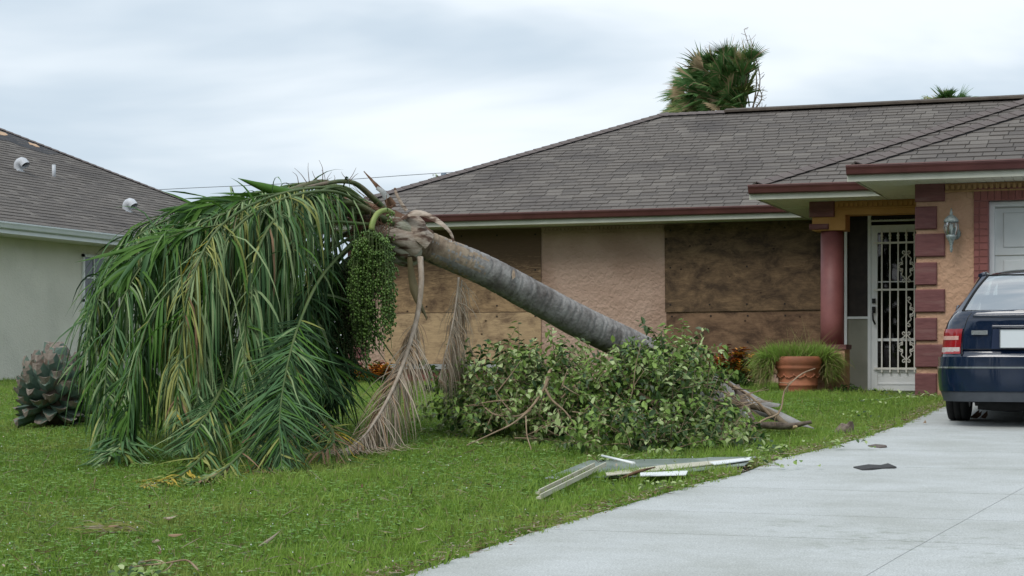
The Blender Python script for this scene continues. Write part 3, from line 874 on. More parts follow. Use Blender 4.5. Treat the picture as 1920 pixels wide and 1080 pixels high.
while x < dx1-.05:
    zt1 = ZY(1680, 455, PB-.04) + .0
    tipz = ZY(1680, 440 - kk*0, PB-.04)
    q = MB(); q.box(x-.009, x+.009, PB-.054, PB-.036, zt0-.03, tipz-.01)
    q.lathe((x, PB-.045, tipz-.06), [(.009,0),(.02,.01),(.012,.03),(.022,.05),(.014,.07),(.004,.13),(0,.135)], n=8)
    q.build('grille_bar', m_iron, door)
    if kk == 3:
        def scroll(zc, half, sides):
            for sg in sides:
                pts = []
                for t in range(0, 41):
                    a = t/40
                    # symmetrical double-C with volutes
                    z_ = (a-.5)*2*half
                    bulge = .085*math.exp(-((abs(a-.5)-.0)/.16)**2) + .05*math.exp(-((abs(a-.5)-.30)/.10)**2) + .018
                    pts.append(Vector((x + sg*bulge*.9, PB-.045, zc + z_)))
                s1 = MB(); s1.tube(pts, .0075, n=6)
                for zz_, d_ in ((half, 1), (-half, -1)):
                    sp_ = [Vector((x + sg*(.03 + .026*(1-t/16)*math.cos(t*.42 - 1.57)), PB-.045, zc + zz_ + .026*(1-t/16)*math.sin(t*.42-1.57)*d_ + .02*d_)) for t in range(15)]
                    s1.tube(sp_, .007, n=6)
                for zz_ in (.045, -.045):
                    sp_ = [Vector((x + sg*(.062 + .028*(1-t/16)*math.cos(t*.42)), PB-.045, zc + zz_*.8 + .028*(1-t/16)*math.sin(t*.42)*(1 if zz_ > 0 else -1))) for t in range(15)]
                    s1.tube(sp_, .007, n=6)
                s1.build('scroll', m_iron, door)
        scroll(ZY(1700,500,PB), .17, (-1, 1)); scroll(ZY(1700,585,PB), .16, (1,)); scroll(ZY(1700,651,PB), .165, (-1, 1))
    x += sp; kk += 1
hx = XY(1638.5, PB-.03)
q = MB(); q.box(hx-.022, hx+.022, PB-.05, PB-.02, ZY(1638,569,PB), ZY(1638,560,PB)); q.build('deadbolt', m_black, door)
q = MB(); q.box(hx-.022, hx+.022, PB-.05, PB-.02, ZY(1638,587,PB), ZY(1638,575,PB))
q.tube([Vector((hx, PB-.05, ZY(1638,583,PB))), Vector((hx-.005, PB-.1, ZY(1638,588,PB))), Vector((hx, PB-.1, ZY(1638,600,PB))), Vector((hx+.02, PB-.06, ZY(1638,608,PB)))], .012, n=8)
q.build('handle', m_black, door)
# paler sheets added behind the lower part of the glass to imitate reflections
q = MB(); q.box(XY(1664,PB), XY(1672,PB), PB+.9, PB+.93, 0, 1.05); q.box(XY(1640,PB), GXL-.2, PB+1.0, PB+1.05, 0, .55); q.build('reflection_sheet', mat('reflection_sheet', (.16,.14,.125), (.10,.09,.085), scale=3), house)

# wall lantern
lx = XY(1784, 21.1); lz = ZY(1784, 432, 21.1); ly = 21.08
m_lan = mat('verdigris_metal', (.16,.20,.20), (.38,.42,.41), scale=40, rough=.5, metal=.3)
lan = MB()
def LZ(py): return ZY(1784, py, 21.08)
lan.lathe((lx, ly, 0), [(0,LZ(474)),(.012,LZ(472)),(.018,LZ(467)),(.014,LZ(462)),(.03,LZ(452)),(.055,LZ(446)),(.062,LZ(441)),(.05,LZ(440)),(0,LZ(440))], n=16)
lan.lathe((lx, ly, 0), [(.078,LZ(417)),(.086,LZ(415.5)),(.08,LZ(412)),(.05,LZ(406)),(.03,LZ(404)),(.014,LZ(402)),(.02,LZ(399)),(.012,LZ(396)),(.006,LZ(391)),(0,LZ(390))], n=16)
for k in range(8):
    a_ = 2*PI*k/8
    lan.tube([Vector((lx+r_*math.cos(a_), ly+r_*math.sin(a_), z_)) for r_, z_ in ((.072,LZ(417)),(.083,LZ(428)),(.06,LZ(441)))], .004, n=4)
lo = lan.build('wall_lantern', m_lan, house, label='verdigris coach lantern on the stucco')
q = MB(); q.lathe((lx, ly, 0), [(.068,LZ(417)),(.078,LZ(428)),(.055,LZ(441))], n=16); q.build('lamp_glass', glass('lamp_glass', (.75,.8,.8)), lo)
q = MB(); q.lathe((lx, ly, 0), [(0,LZ(440)),(.012,LZ(439)),(.014,LZ(433)),(.024,LZ(427)),(.02,LZ(421)),(0,LZ(419))], n=12); q.build('bulb', mat('frosted_bulb', (.75,.74,.7), rough=.3), lo)
q = MB(); q.lathe((0,0,0), [(0,0)], n=3) if False else None
q = MB(); q.tube([Vector((lx+.02, 21.25, lz-.03)), Vector((lx+.02, 21.235, lz-.03))], [.07,.062], n=20)
q.tube([Vector((lx+.01, 21.24, lz-.04)), Vector((lx, 21.15, lz-.1)), Vector((lx, ly, LZ(450)))], .012, n=8); q.build('wall_bracket', m_lan, lo)

# ---------------------------------------------------------------- neighbour house
LX, LYE, PL = -17.6, 36.7, .49
nb = thing('neighbour_house', (-21, 28, 0), 'pale grey-cream house with white gutter and brown shingle roof at the left edge', 'house')
mb = MB(); hip_solid(mb, LX-13, LX, 12, LYE, EZ, PL, 'y')
nroof = mb.build('roof', m_roofbase, nb)
SL2 = math.sqrt(1+PL*PL)
vn = Vector((-1, 0, PL)).normalized(); un = Vector((0, 1, 0))
hid_left = lambda c: (c-CAM).dot(CR)/depth(c) > -.165
nbm = shingle_plane(nroof, Vector((LX+.02, 12, EZ+.004)), un, vn, lambda v: v/SL2, lambda v: 24.7 - v/SL2, 6.5*SL2, 300,
    lambda c: depth(c) + (0 if -.285 < (c-CAM).dot(CR)/depth(c) < -.19 else 1000))
nbm.build('shingle', shing, nroof, kind='stuff')
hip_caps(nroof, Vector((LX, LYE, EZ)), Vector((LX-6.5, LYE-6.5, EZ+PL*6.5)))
m_wg = mat('white_gutter', (.66,.71,.73), (.73,.77,.78), scale=3, rough=.4, spec=.45)
g_ = MB(); g_.extr(gprof, (LX, 12, EZ), (LX, LYE, EZ)); g_.build('gutter', m_wg, nb)
g_ = MB(); g_.extr(fprof, (LX, 12, EZ), (LX, LYE, EZ)); g_.build('fascia_board', m_wg, nb)
g_ = MB(); g_.box(LX-.62, LX-.002, 12, LYE-.01, WZ-.012, WZ); g_.build('soffit', m_soff, nb)
m_nw = mat('cream_stucco', (.70,.69,.60), (.75,.74,.65), scale=1.2, rough=.9, c3=(.60,.60,.52), s3=1.1, lo3=.5, hi3=.8, bump=.6, bscale=30, bdist=.01, vor='F1')
WX = LX - .6
g_ = MB(); g_.box(WX-12, WX, 12.6, LYE-.6, -.3, WZ-.002); nwall = g_.build('wall', m_nw, nb)
def PXp(px, py, X):
    d = ray(px, py); return CAM + d*(X/d.x)
ya, yb_ = PXp(153, 500, WX).y, PXp(153, 500, WX).y + 1.1
za, zb_ = PXp(160, 650, WX).z, PXp(160, 477, WX).z
wn = MB()
for (a0,a1,b0,b1) in ((ya,yb_,zb_-.05,zb_),(ya,yb_,za,za+.05),(ya,ya+.05,za,zb_),(yb_-.05,yb_,za,zb_),(ya,yb_,(za+zb_)/2-.025,(za+zb_)/2+.025)):
    wn.box(WX+.001, WX+.04, a0, a1, b0, b1)
wfo = wn.build('window_frame', m_white, nb)
mu = MB()
for i in range(1, 3): mu.box(WX+.012, WX+.024, ya+i*(yb_-ya)/3-.012, ya+i*(yb_-ya)/3+.012, za+.05, zb_-.05)
for i in (1, 3): mu.box(WX+.013, WX+.023, ya+.05, yb_-.05, za+i*(zb_-za)/4-.012, za+i*(zb_-za)/4+.012)
mu.build('muntin', m_white, wfo)
pn = MB(); pn.box(WX+.002, WX+.01, ya+.05, yb_-.05, za+.05, zb_-.05); pn.build('window_pane', mat('dark_glass', (.02,.03,.045), rough=.08, spec=.6), wfo)
# roof vents, pipe and torn patches on the neighbour's roof
def roof_pt(px, py):
    d = ray(px, py)
    # z = EZ + PL*(LX - x)
    t = (EZ + PL*LX - EYE) / (d.z + PL*d.x)
    return CAM + d*t
m_galv = mat('galvanised_metal', (.50,.52,.55), (.60,.62,.65), scale=9, rough=.5)
for i, (px, py) in enumerate(((38, 323), (241, 399))):
    p = roof_pt(px, py)
    v = MB()
    pts = [p + Vector((-.02,0,-.05)), p + Vector((-.04,0,.09)), p + Vector((-.01,-.01,.17)), p + Vector((.07,-.02,.19)), p + Vector((.14,-.03,.12))]
    v.tube(spline(pts, 10), [.075,.078,.08,.085,.088,.09,.09,.09,.088,.086,.086], n=14, cap=False)
    v.box(p.x-.13, p.x+.02, p.y-.11, p.y+.11, p.z-.02, p.z+.03)
    v.build('vent_hood', m_galv, nroof)
p = roof_pt(101, 333); v = MB(); v.tube([p-Vector((0,0,.05)), p+Vector((0,0,.25))], .036, n=12); v.build('vent_pipe', m_galv, nroof)
m_tar = mat('tar_paper', (.035,.036,.04), (.06,.06,.065), scale=7, rough=.8)
m_osb = mat('bare_decking', (.50,.33,.20), (.60,.42,.28), scale=12, rough=.85)
def patch(pts, m, name, lift):
    q = MB(); nn = Vector((PL, 0, 1)).normalized()
    top = [roof_pt(a, b) + nn*lift for a, b in pts]
    q.face(top); q.grid([top + [top[0]], [t - nn*.02 for t in top + [top[0]]]], smooth=False)
    q.build(name, m, nroof)
patch([(-30,246),(14,250),(40,262),(75,272),(112,291),(90,292),(60,283),(38,276),(14,266),(-30,262)], m_tar, 'tar_paper_patch', .03)
patch([(-10,247),(2,250),(9,252),(14,256),(8,257),(2,256),(-10,252)], m_osb, 'bare_decking', .036)
patch([(52,269),(60,272),(66,273),(74,279),(67,278),(61,275),(55,274)], m_osb, 'bare_decking', .036)
# ---------------------------------------------------------------- plant materials
L_green = mat('leaflet_green', (.045,.125,.018), (.095,.20,.03), scale=3, rough=.55, spec=.2, island=.7, trans=.18)
L_silver = mat('leaflet_silver', (.15,.235,.10), (.31,.39,.19), scale=3, rough=.55, spec=.2, island=.7, trans=.12)
L_blue = mat('leaflet_bluegreen', (.05,.125,.045), (.115,.21,.08), scale=3, rough=.55, spec=.2, island=.7, trans=.12)
L_yellow = mat('leaflet_olive_yellow', (.20,.23,.055), (.36,.37,.12), scale=3, rough=.55, spec=.2, island=.7, trans=.15)
L_brown = mat('leaflet_dry', (.16,.095,.05), (.27,.17,.10), scale=3, rough=.8, island=.7)
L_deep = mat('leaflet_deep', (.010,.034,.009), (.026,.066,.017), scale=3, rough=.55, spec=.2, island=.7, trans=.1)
L_gold = mat('leaflet_gold', (.38,.27,.03), (.48,.36,.05), scale=3, rough=.6, island=.7, trans=.1)
LM = [L_green, L_silver, L_blue, L_yellow, L_brown, L_deep, L_gold]
L_dead = mat('dead_leaflet', (.28,.225,.165), (.48,.40,.31), scale=5, rough=.85, island=.75)
L_deadr = mat('dead_leaflet_rusty', (.25,.16,.095), (.40,.27,.175), scale=5, rough=.85, island=.75)
m_pet = mat('petiole_green', (.05,.08,.03), (.12,.13,.055), scale=6, rough=.5, c3=(.17,.13,.09), s3=5, lo3=.5, hi3=.65, stretch=(1,1,1))
m_rach = mat('rachis_olive', (.06,.10,.03), (.11,.145,.05), scale=6, rough=.5)
m_rachd = mat('rachis_dry', (.29,.225,.17), (.46,.385,.31), scale=22, rough=.8, stretch=(1,1,.3))
m_trunk = mat('palm_bark', (.19,.175,.165), (.34,.325,.31), scale=7, rough=.92, bump=.8, bscale=26, bdist=.012, c3=(.115,.10,.09), s3=2.4, lo3=.52, hi3=.66, stretch=(1.6,1.6,1.6))
m_trunk2 = mat('palm_bark_brown', (.24,.18,.125), (.36,.285,.21), scale=12, rough=.92, bump=.8, bscale=40, bdist=.01, c3=(.12,.08,.055), s3=5)
m_shea = mat('sheath_tan', (.27,.20,.15), (.50,.42,.345), scale=9, rough=.75, bump=.6, bscale=24, bdist=.01, c3=(.10,.058,.04), s3=7, lo3=.5, hi3=.6, stretch=(1,1,3.2), rot=(0,rad(25),0), detail=8)
m_shea2 = mat('sheath_greygreen', (.24,.235,.17), (.44,.43,.35), scale=9, rough=.7, bump=.6, bscale=24, bdist=.01, c3=(.13,.08,.055), s3=7, lo3=.5, hi3=.6, stretch=(1,1,3.2), rot=(0,rad(25),0), detail=8)
m_fib = mat('fibre_brown', (.10,.05,.03), (.20,.12,.075), scale=14, rough=.95, bump=.5, bscale=50)
m_twig = mat('bare_twig', (.24,.165,.105), (.36,.27,.185), scale=10, rough=.85)
m_twigd = mat('dark_twig', (.10,.07,.045), (.16,.115,.075), scale=10, rough=.9)

def gz(x, y): return G(x, y) + .03
def frond(par, pts, n, L, grav, cols, t0=.25, r0=.02, side=None, spread=1.0, fwd=.5, lift=.1, wid=.026, name='frond', rmat=m_rach,
          single=0, col_fn=None, mats=None, endL=.35, label=None, lj=.25, sides=(-1, 1), fold=.22, seg=6, clump=1.0, wild=.24):
    mats = mats or LM
    path = spline(pts, 46)
    for p in path: p.z = max(p.z, G(p.x, p.y) + .05)
    rr = [r0*(1-.88*i/46)+.0015 for i in range(47)]
    mb = MB(); mb.tube(path, rr, n=7, flat=.7)
    fo = mb.build(name, rmat, par, label=label)
    lf = MB(); cnt = 0; ns_ = Vector((R.uniform(0,99), R.uniform(0,99), 0))
    for sg in sides:
        for i in range(n):
            t = t0 + (1-t0)*(i + R.uniform(-.3,.3))/n
            t = min(max(t, 0), .995)
            k = t*46; a = int(k); f = k-a
            p = path[a].lerp(path[a+1], f) if a < 46 else path[46]
            T = (path[min(a+1,46)] - path[max(a-1,0)]).normalized()
            S = Vector(side) if side is not None else T.cross(Vector((0,0,1)))
            if S.length < .15: S = CR.copy()
            S = (S - T*S.dot(T)).normalized()
            U = S.cross(T)
            if U.z < 0: U = -U
            tt = (t-t0)/(1-t0)
            ln = L*(math.sin(PI*min(1, max(.0, tt*.86+.10)))**.6)*(1-.0*tt)*R.uniform(1-lj, 1+lj*.4)
            if tt > .8: ln *= 1-(1-endL)*(tt-.8)/.2
            cl_ = clump*noise.noise(ns_ + Vector((t*22, sg*5, 0)))*2; cl2 = clump*noise.noise(ns_ + Vector((t*22, sg*5, 50)))*2
            ln *= 1 + .3*cl2
            d = S*sg*spread*R.uniform(.5,1.3) + T*(fwd*R.uniform(.4,1.6)+ .7*tt + cl_) + U*(lift + R.uniform(-.35,.35)) + S*cl2 + Vector((R.gauss(0,1), R.gauss(0,1), min(.1, R.gauss(0,.6))))*wild
            wv = T*R.uniform(.5,1) + S*R.uniform(-.6,.6)
            mi = col_fn(tt) if col_fn else R.choices(range(len(mats)), cols)[0]
            tgt = lf
            one = cnt < single and R.random() < .6
            if one: tgt = MB()
            tgt.blade(p, d, ln, wid*R.uniform(.7,1.25), wv, nseg=seg, grav=grav*R.choice((.45,.8,1.0,1.4,2.2)), m=0 if one else mi, zmin=gz, fold=fold, curl=.16)
            if one:
                cnt += 1
                tgt.build('leaflet', mats[mi], fo)
    lf.build('leaflet', mats, fo, kind='stuff')
    return fo

palm_base = GP(1330, 772)
palm = thing('fallen_palm', palm_base, 'fallen queen palm with grey ringed trunk and drooping green crown lying across the lawn', 'palm tree')
# trunk with ring scars
tp = spline([P(775, 446, 15.75), P(795,458,15.8), P(900,503,16.1), P(1000,556,16.5), P(1100,610,16.9), P(1200,658,17.3), P(1275,700,17.7), P(1330,758,18.0)], 260)
rings = []; s_ = 0
while s_ < 1: rings.append(s_); s_ += R.choice((.008,.012,.016,.02,.026,.03))
mb = MB(); rr = []
for i in range(261):
    t = i/260
    base = (.128 + .05*t) if t > .04 else .12
    k = max(r_ for r_ in rings if r_ <= t)
    nx = min([r_ for r_ in rings if r_ > t] + [1.0])
    f = (t-k)/max(1e-6, nx-k)
    rr.append(base*(1 + .022*(f-.5)) - (.009 if t-k < .0042 else 0))
nn = 40; base0 = 0; prev = Vector((0,0,1)); 
for i, p in enumerate(tp):
    T = (tp[min(i+1,260)] - tp[max(i-1,0)]).normalized()
    a = (prev - T*prev.dot(T)).normalized(); b = T.cross(a); prev = a
    for k in range(nn):
        an = 2*PI*k/nn
        # rings lean a little and wander
        off = .5*noise.noise(Vector((math.cos(an)*1.3, math.sin(an)*1.3, i*.02))) * 3
        q = rr[max(0, min(260, int(i + off)))] * (1 + .03*noise.noise(Vector((math.cos(an)*1.2, math.sin(an)*1.2, i*.03))) + .012*noise.noise(Vector((math.cos(an)*5, math.sin(an)*5, i*.12))))
        mb.v.append(tuple(p + a*math.cos(an)*q + b*math.sin(an)*q))
for i in range(260):
    for k in range(nn):
        a0 = i*nn+k; a1 = i*nn+(k+1)%nn
        mb.f.append((a0,a1,a1+nn,a0+nn)); mb.m.append(1 if i + 34*noise.noise(Vector((math.cos(2*PI*k/nn)*3, math.sin(2*PI*k/nn)*3, i*.04))) + R.uniform(-9,9) < 30 else 0); mb.sm.append(True)
mb.f.append(tuple(range(nn))); mb.m.append(1); mb.sm.append(False)
trunk = mb.build('trunk', [m_trunk, m_trunk2], palm)
for i in range(3):   # flakes of loose bark
    k = R.randint(30, 230); p = tp[k]; T = (tp[k+1]-tp[k]).normalized()
    q = MB(); a = R.uniform(-.8, .9); nrm = (-CF*math.cos(a) + Vector((0,0,1))*math.sin(a)); nrm = (nrm - T*nrm.dot(T)).normalized(); sd_ = T.cross(nrm)
    c = p + nrm*(rr[k]+.001)
    q.face([c - sd_*.05, c + T*.012 - sd_*.03 + nrm*.012, c + T*.018 + sd_*.03 + nrm*.02, c + sd_*.055, c - T*.01 + sd_*.01])
    q.build('bark_flake', m_trunk2, trunk)

# leaf sheaths (old boots) round the top of the trunk
def shell(pts, w0, w1, nrm, m, name='leaf_sheath', arc=1.5, thick=.012, par=None, n=14, wmid=None, label=None):
    """curved shell along pts; nrm = outward direction"""
    path = spline(pts, n)
    outer, inner = [], []
    for i, p in enumerate(path):
        t = i/n
        T = (path[min(i+1,n)] - path[max(i-1,0)]).normalized()
        O = Vector(nrm); O = (O - T*O.dot(T)).normalized(); S = T.cross(O)
        w_ = (w0*(1-t)+w1*t) if wmid is None else ((w0*(1-2*t)+wmid*2*t) if t < .5 else (wmid*(2-2*t)+w1*(2*t-1)))
        ro, ri = [], []
        for j in range(9):
            a = (j/8-.5)*2*arc
            th = thick*math.cos((j/8-.5)*2.6)
            ro.append(p + S*math.sin(a)*w_ + O*(math.cos(a)-1)*w_*.8 + Vector((0,0,1))*.004*noise.noise(p*20+Vector((j,0,0))))
            ri.append(p + S*math.sin(a)*(w_-th) + O*((math.cos(a)-1)*w_*.8 - th))
        outer.append(ro); inner.append(ri)
    q = MB(); q.grid(outer); q.grid([list(reversed(r_)) for r_ in inner])
    for oo, ii in ((outer[0], inner[0]), (outer[-1], inner[-1])): q.grid([oo, ii], smooth=False)
    q.grid([[r_[0] for r_ in outer], [r_[0] for r_ in inner]], smooth=False); q.grid([[r_[-1] for r_ in outer], [r_[-1] for r_ in inner]], smooth=False)
    return q.build(name, m, par or palm, label=label)
TOW = -CF; UPV = Vector((0,0,1))
# core of the crown shaft
q = MB(); q.tube(spline([P(800,455,15.8), P(760,432,15.75), P(700,405,15.7), P(640,385,15.6), P(560,370,15.5)], 16), [.115,.12,.13,.13,.125,.12,.11,.10,.095,.09,.085,.08,.07,.065,.06,.05,.04], n=16, jitter=.08)
q.build('crown_shaft', m_fib, palm)
shell([P(812,446,15.62), P(792,428,15.58), P(778,412,15.6), P(770,404,15.62)], .11, .10, TOW*.7+UPV*.8, m_shea, arc=1.3)
shell([P(808,440,15.7), P(790,418,15.65), P(775,404,15.68)], .08, .04, TOW*.2+UPV, m_shea, arc=1.5)
shell([P(788,470,15.6), P(765,450,15.52), P(735,436,15.5), P(700,424,15.52)], .105, .045, TOW*.9+UPV*.1, m_shea, arc=1.6)
shell([P(786,432,15.62), P(760,420,15.55), P(725,408,15.52), P(690,398,15.55), P(650,375,15.5)], .085, .035, TOW*.8+UPV*.5, m_shea2, arc=1.6)
shell([P(782,490,15.7), P(755,480,15.6), P(728,458,15.6), P(700,435,15.6)], .09, .035, TOW*.6-UPV*.7, m_shea2, arc=1.7)
shell([P(790,492,15.8), P(765,500,15.75), P(735,490,15.72), P(705,470,15.7)], .075, .05, -UPV*.9+TOW*.3, m_shea2, arc=1.7)
shell([P(790,485,16.0), P(745,470,15.95), P(700,445,15.9)], .10, .05, -UPV*.5-TOW*.2, m_fib, arc=1.8)
shell([P(770,405,15.75), P(735,395,15.8), P(700,380,15.8), P(660,365,15.8)], .075, .04, UPV, m_shea, arc=1.6)
shell([P(752,415,15.6), P(720,412,15.5), P(690,418,15.5), P(660,430,15.5)], .05, .03, TOW, m_fib, arc=1.5)
# ragged fibres and dead spathe tips
def strip(pts, w0, w1, m, name, nrm=TOW, par=None, arc=.9, label=None, wmid=None):
    return shell(pts, w0, w1, nrm, m, name=name, arc=arc, thick=.005, par=par, n=18, wmid=wmid, label=label)
strip([P(752,408,15.6), P(775,397,15.5), P(800,401,15.5), P(828,418,15.45), P(845,436,15.45), P(852,458,15.45)], .048, .010, m_shea, 'spathe', nrm=TOW+UPV, wmid=.042)
strip([P(762,395,15.6), P(752,380,15.6), P(744,365,15.6), P(740,352,15.62)], .020, .014, m_shea, 'spathe', wmid=.017)
strip([P(735,390,15.7), P(722,365,15.7), P(706,348,15.7), P(682,321,15.75)], .05, .004, m_fib, 'spathe', wmid=.025)
strip([P(738,385,15.65), P(730,372,15.65), P(722,358,15.65)], .035, .012, m_fib, 'spathe')
strip([P(726,372,15.6), P(718,360,15.6), P(706,352,15.62)], .04, .02, m_sill, 'spathe')
strip([P(768,482,15.6), P(772,520,15.6), P(782,560,15.55), P(797,590,15.5), P(800,600,15.5)], .025, .004, mat('spathe_olive', (.12,.10,.05), (.17,.14,.07), scale=9, rough=.6), 'spathe', wmid=.05)
# petioles (thick green arcs)
def petiole(pts, r0, r1):
    path = spline(pts, 24)
    q = MB(); q.tube(path, [r0+(r1-r0)*i/24 for i in range(25)], n=10, flat=.62)
    q.build('petiole', m_pet, palm)
petiole([P(735,408,15.6), P(700,372,15.5), P(668,345,15.4), P(640,340,15.3), P(610,344,15.2), P(570,352,15.0)], .045, .02)
petiole([P(725,410,15.65), P(690,385,15.7), P(650,362,15.8), P(615,342,15.8), P(585,343,15.7), P(555,352,15.6), P(500,368,15.4)], .05, .018)
petiole([P(735,420,15.55), P(700,400,15.45), P(670,384,15.35), P(640,380,15.3), P(600,385,15.2), P(560,400,15.0)], .05, .022)
petiole([P(720,430,15.8), P(680,430,15.8), P(645,440,15.8), P(618,462,15.7), P(596,495,15.6), P(570,560,15.4)], .045, .02)
petiole([P(720,445,15.9), P(680,450,15.9), P(650,470,15.8), P(625,505,15.8), P(600,560,15.6)], .04, .018)
petiole([P(700,470,16.0), P(660,480,16.0), P(625,520,16.0), P(600,600,15.9)], .035, .018)
petiole([P(690,480,16.2), P(655,520,16.2), P(625,560,16.1), P(595,640,15.9), P(568,700,15.7)], .035, .014)

A = lambda *a: [P(*q) for q in a]
def cf(w): return lambda tt: R.choices(range(7), w)[0]
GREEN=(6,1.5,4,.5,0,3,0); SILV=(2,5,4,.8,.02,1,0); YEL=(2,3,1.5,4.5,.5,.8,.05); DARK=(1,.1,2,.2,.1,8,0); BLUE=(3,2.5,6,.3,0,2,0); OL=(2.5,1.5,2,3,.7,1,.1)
# fronds: dark filling ones first
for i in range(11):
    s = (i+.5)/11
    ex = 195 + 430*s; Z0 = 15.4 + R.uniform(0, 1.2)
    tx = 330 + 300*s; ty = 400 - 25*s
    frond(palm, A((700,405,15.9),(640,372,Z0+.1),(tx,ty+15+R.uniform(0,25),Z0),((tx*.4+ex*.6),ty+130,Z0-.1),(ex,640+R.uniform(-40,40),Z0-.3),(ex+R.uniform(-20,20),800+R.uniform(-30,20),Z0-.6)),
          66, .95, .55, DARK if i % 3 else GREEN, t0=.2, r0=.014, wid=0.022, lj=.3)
# outer left curtain
frond(palm, A((715,395,16.0),(600,345,15.9),(480,362,15.7),(360,395,15.5),(262,440,15.3),(205,510,15.1),(172,620,14.9),(165,740,14.8)), 135, .85, 1.15, SILV, t0=.22, wid=0.0167)
frond(palm, A((710,400,15.8),(610,350,15.6),(500,372,15.3),(390,415,15.0),(300,465,14.8),(240,540,14.6),(205,650,14.4),(195,790,14.2),(205,850,14.1)), 135, .8, 1.08, BLUE, t0=.22, wid=0.0176)
frond(palm, A((710,400,16.2),(590,348,16.4),(470,365,16.5),(350,390,16.6),(250,432,16.6),(195,500,16.5),(160,600,16.4)), 115, .9, 0.81, GREEN, t0=.25, wid=0.0176, lift=.35)
frond(palm, A((700,400,15.9),(560,370,15.6),(420,400,15.2),(300,440,15.0),(222,480,14.9),(185,560,14.8),(165,650,14.7)), 115, .62, 0.88, BLUE, t0=.3, wid=0.0150, lift=.3)
frond(palm, A((690,400,15.5),(540,385,15.0),(420,440,14.6),(340,520,14.3),(280,600,14.1),(250,720,14.0),(235,830,13.9)), 115, .9, 1.01, GREEN, t0=.3, wid=0.0194)
frond(palm, A((690,400,15.5),(520,395,14.9),(400,460,14.5),(310,560,14.2),(262,660,14.1),(225,760,14.0)), 102, .8, 1.08, SILV, t0=.35, wid=0.0167)
# middle, yellowing
frond(palm, A((705,398,15.6),(640,356,15.3),(560,356,14.9),(470,385,14.5),(400,440,14.2),(356,540,14.0),(336,680,13.9),(330,800,13.7)), 148, .95, 1.28, YEL, t0=.25, wid=0.0167, single=110)
frond(palm, A((700,398,15.5),(630,360,15.1),(540,370,14.7),(450,420,14.3),(398,510,14.1),(375,640,14.0),(368,790,13.8)), 128, .9, 1.28, SILV, t0=.3, wid=0.0167, single=60)
frond(palm, A((700,398,15.6),(600,362,15.2),(500,385,14.8),(430,440,14.5),(400,560,14.4),(405,700,14.2),(415,820,13.9)), 102, .7, 1.22, OL, t0=.4, wid=0.0141)
# front right: long silvery curtain
frond(palm, A((695,392,15.6),(640,352,15.3),(590,362,15.0),(545,385,14.7),(505,425,14.4),(478,490,14.2),(462,600,14.1),(455,740,13.9)), 161, .98, 1.49, SILV, t0=.22, wid=0.0194, single=130)
frond(palm, A((695,392,15.7),(640,354,15.4),(600,356,15.1),(560,372,14.8),(530,405,14.6),(515,460,14.5)), 76, .85, 1.49, SILV, t0=.2, wid=0.0176)
frond(palm, A((700,392,15.9),(650,352,15.8),(600,350,15.6),(540,360,15.4),(470,372,15.2),(420,400,15.1),(380,430,15.0)), 89, .75, 1.49, SILV, t0=.2, wid=0.0167)
frond(palm, A((690,420,15.4),(600,420,14.9),(540,480,14.5),(500,580,14.3),(480,690,14.1),(470,800,13.8)), 102, .8, 1.08, BLUE, t0=.3, wid=0.0167)
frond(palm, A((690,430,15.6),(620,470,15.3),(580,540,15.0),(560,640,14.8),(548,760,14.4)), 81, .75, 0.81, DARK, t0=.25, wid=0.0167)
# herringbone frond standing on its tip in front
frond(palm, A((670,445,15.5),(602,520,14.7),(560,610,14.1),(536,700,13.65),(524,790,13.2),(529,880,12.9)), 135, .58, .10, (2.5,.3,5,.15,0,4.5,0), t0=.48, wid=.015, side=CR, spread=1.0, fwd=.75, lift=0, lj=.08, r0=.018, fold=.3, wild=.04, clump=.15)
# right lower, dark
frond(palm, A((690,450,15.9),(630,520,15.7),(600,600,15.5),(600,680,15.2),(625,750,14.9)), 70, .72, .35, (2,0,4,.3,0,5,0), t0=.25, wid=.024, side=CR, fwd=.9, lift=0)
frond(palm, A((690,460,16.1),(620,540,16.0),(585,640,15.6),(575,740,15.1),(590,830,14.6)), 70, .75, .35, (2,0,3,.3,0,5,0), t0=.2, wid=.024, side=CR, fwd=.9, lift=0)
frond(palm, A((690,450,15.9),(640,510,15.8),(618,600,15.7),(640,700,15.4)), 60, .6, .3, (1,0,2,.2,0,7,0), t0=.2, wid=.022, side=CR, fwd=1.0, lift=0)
# fronds spread on the grass
frond(palm, A((470,700,14.6),(425,780,13.9),(385,850,13.3),(320,905,12.5),(262,936,12.0)), 66, .48, .25, None, t0=.1, wid=.018, side=CR, fwd=1.3, lift=.05, col_fn=lambda t: R.choices((0,2,3,6), (1,3,3,.2) if t < .62 else (.2,0,2,6))[0])
frond(palm, A((440,660,14.4),(410,740,13.9),(372,800,13.5),(335,850,13.2)), 90, .5, .18, (2,.8,5,.2,0,3,0), t0=.1, wid=.012, side=CR, fwd=.9, lift=0, wild=.06, clump=.2)
frond(palm, A((520,760,13.9),(470,830,13.2),(420,880,12.7),(350,925,12.2)), 56, .42, .3, OL, t0=.1, wid=.016, side=CR, fwd=1.4, lift=.05)
frond(palm, A((250,780,14.3),(230,830,13.9),(205,855,13.6)), 44, .5, .2, BLUE, t0=.05, wid=.022, side=CR, fwd=.9, lift=.1)
frond(palm, A((560,800,13.9),(520,850,13.3),(480,885,12.9)), 40, .4, .3, (1,0,1,2,3,0,.6), t0=.1, wid=.014, side=CR, fwd=1.4, lift=.05)
frond(palm, A((600,780,14.2),(625,815,13.8),(615,840,13.5),(560,855,13.3)), 40, .42, .3, (1,0,1,2,4,0,1), t0=.1, wid=.014, side=CR, fwd=1.2, lift=.05)
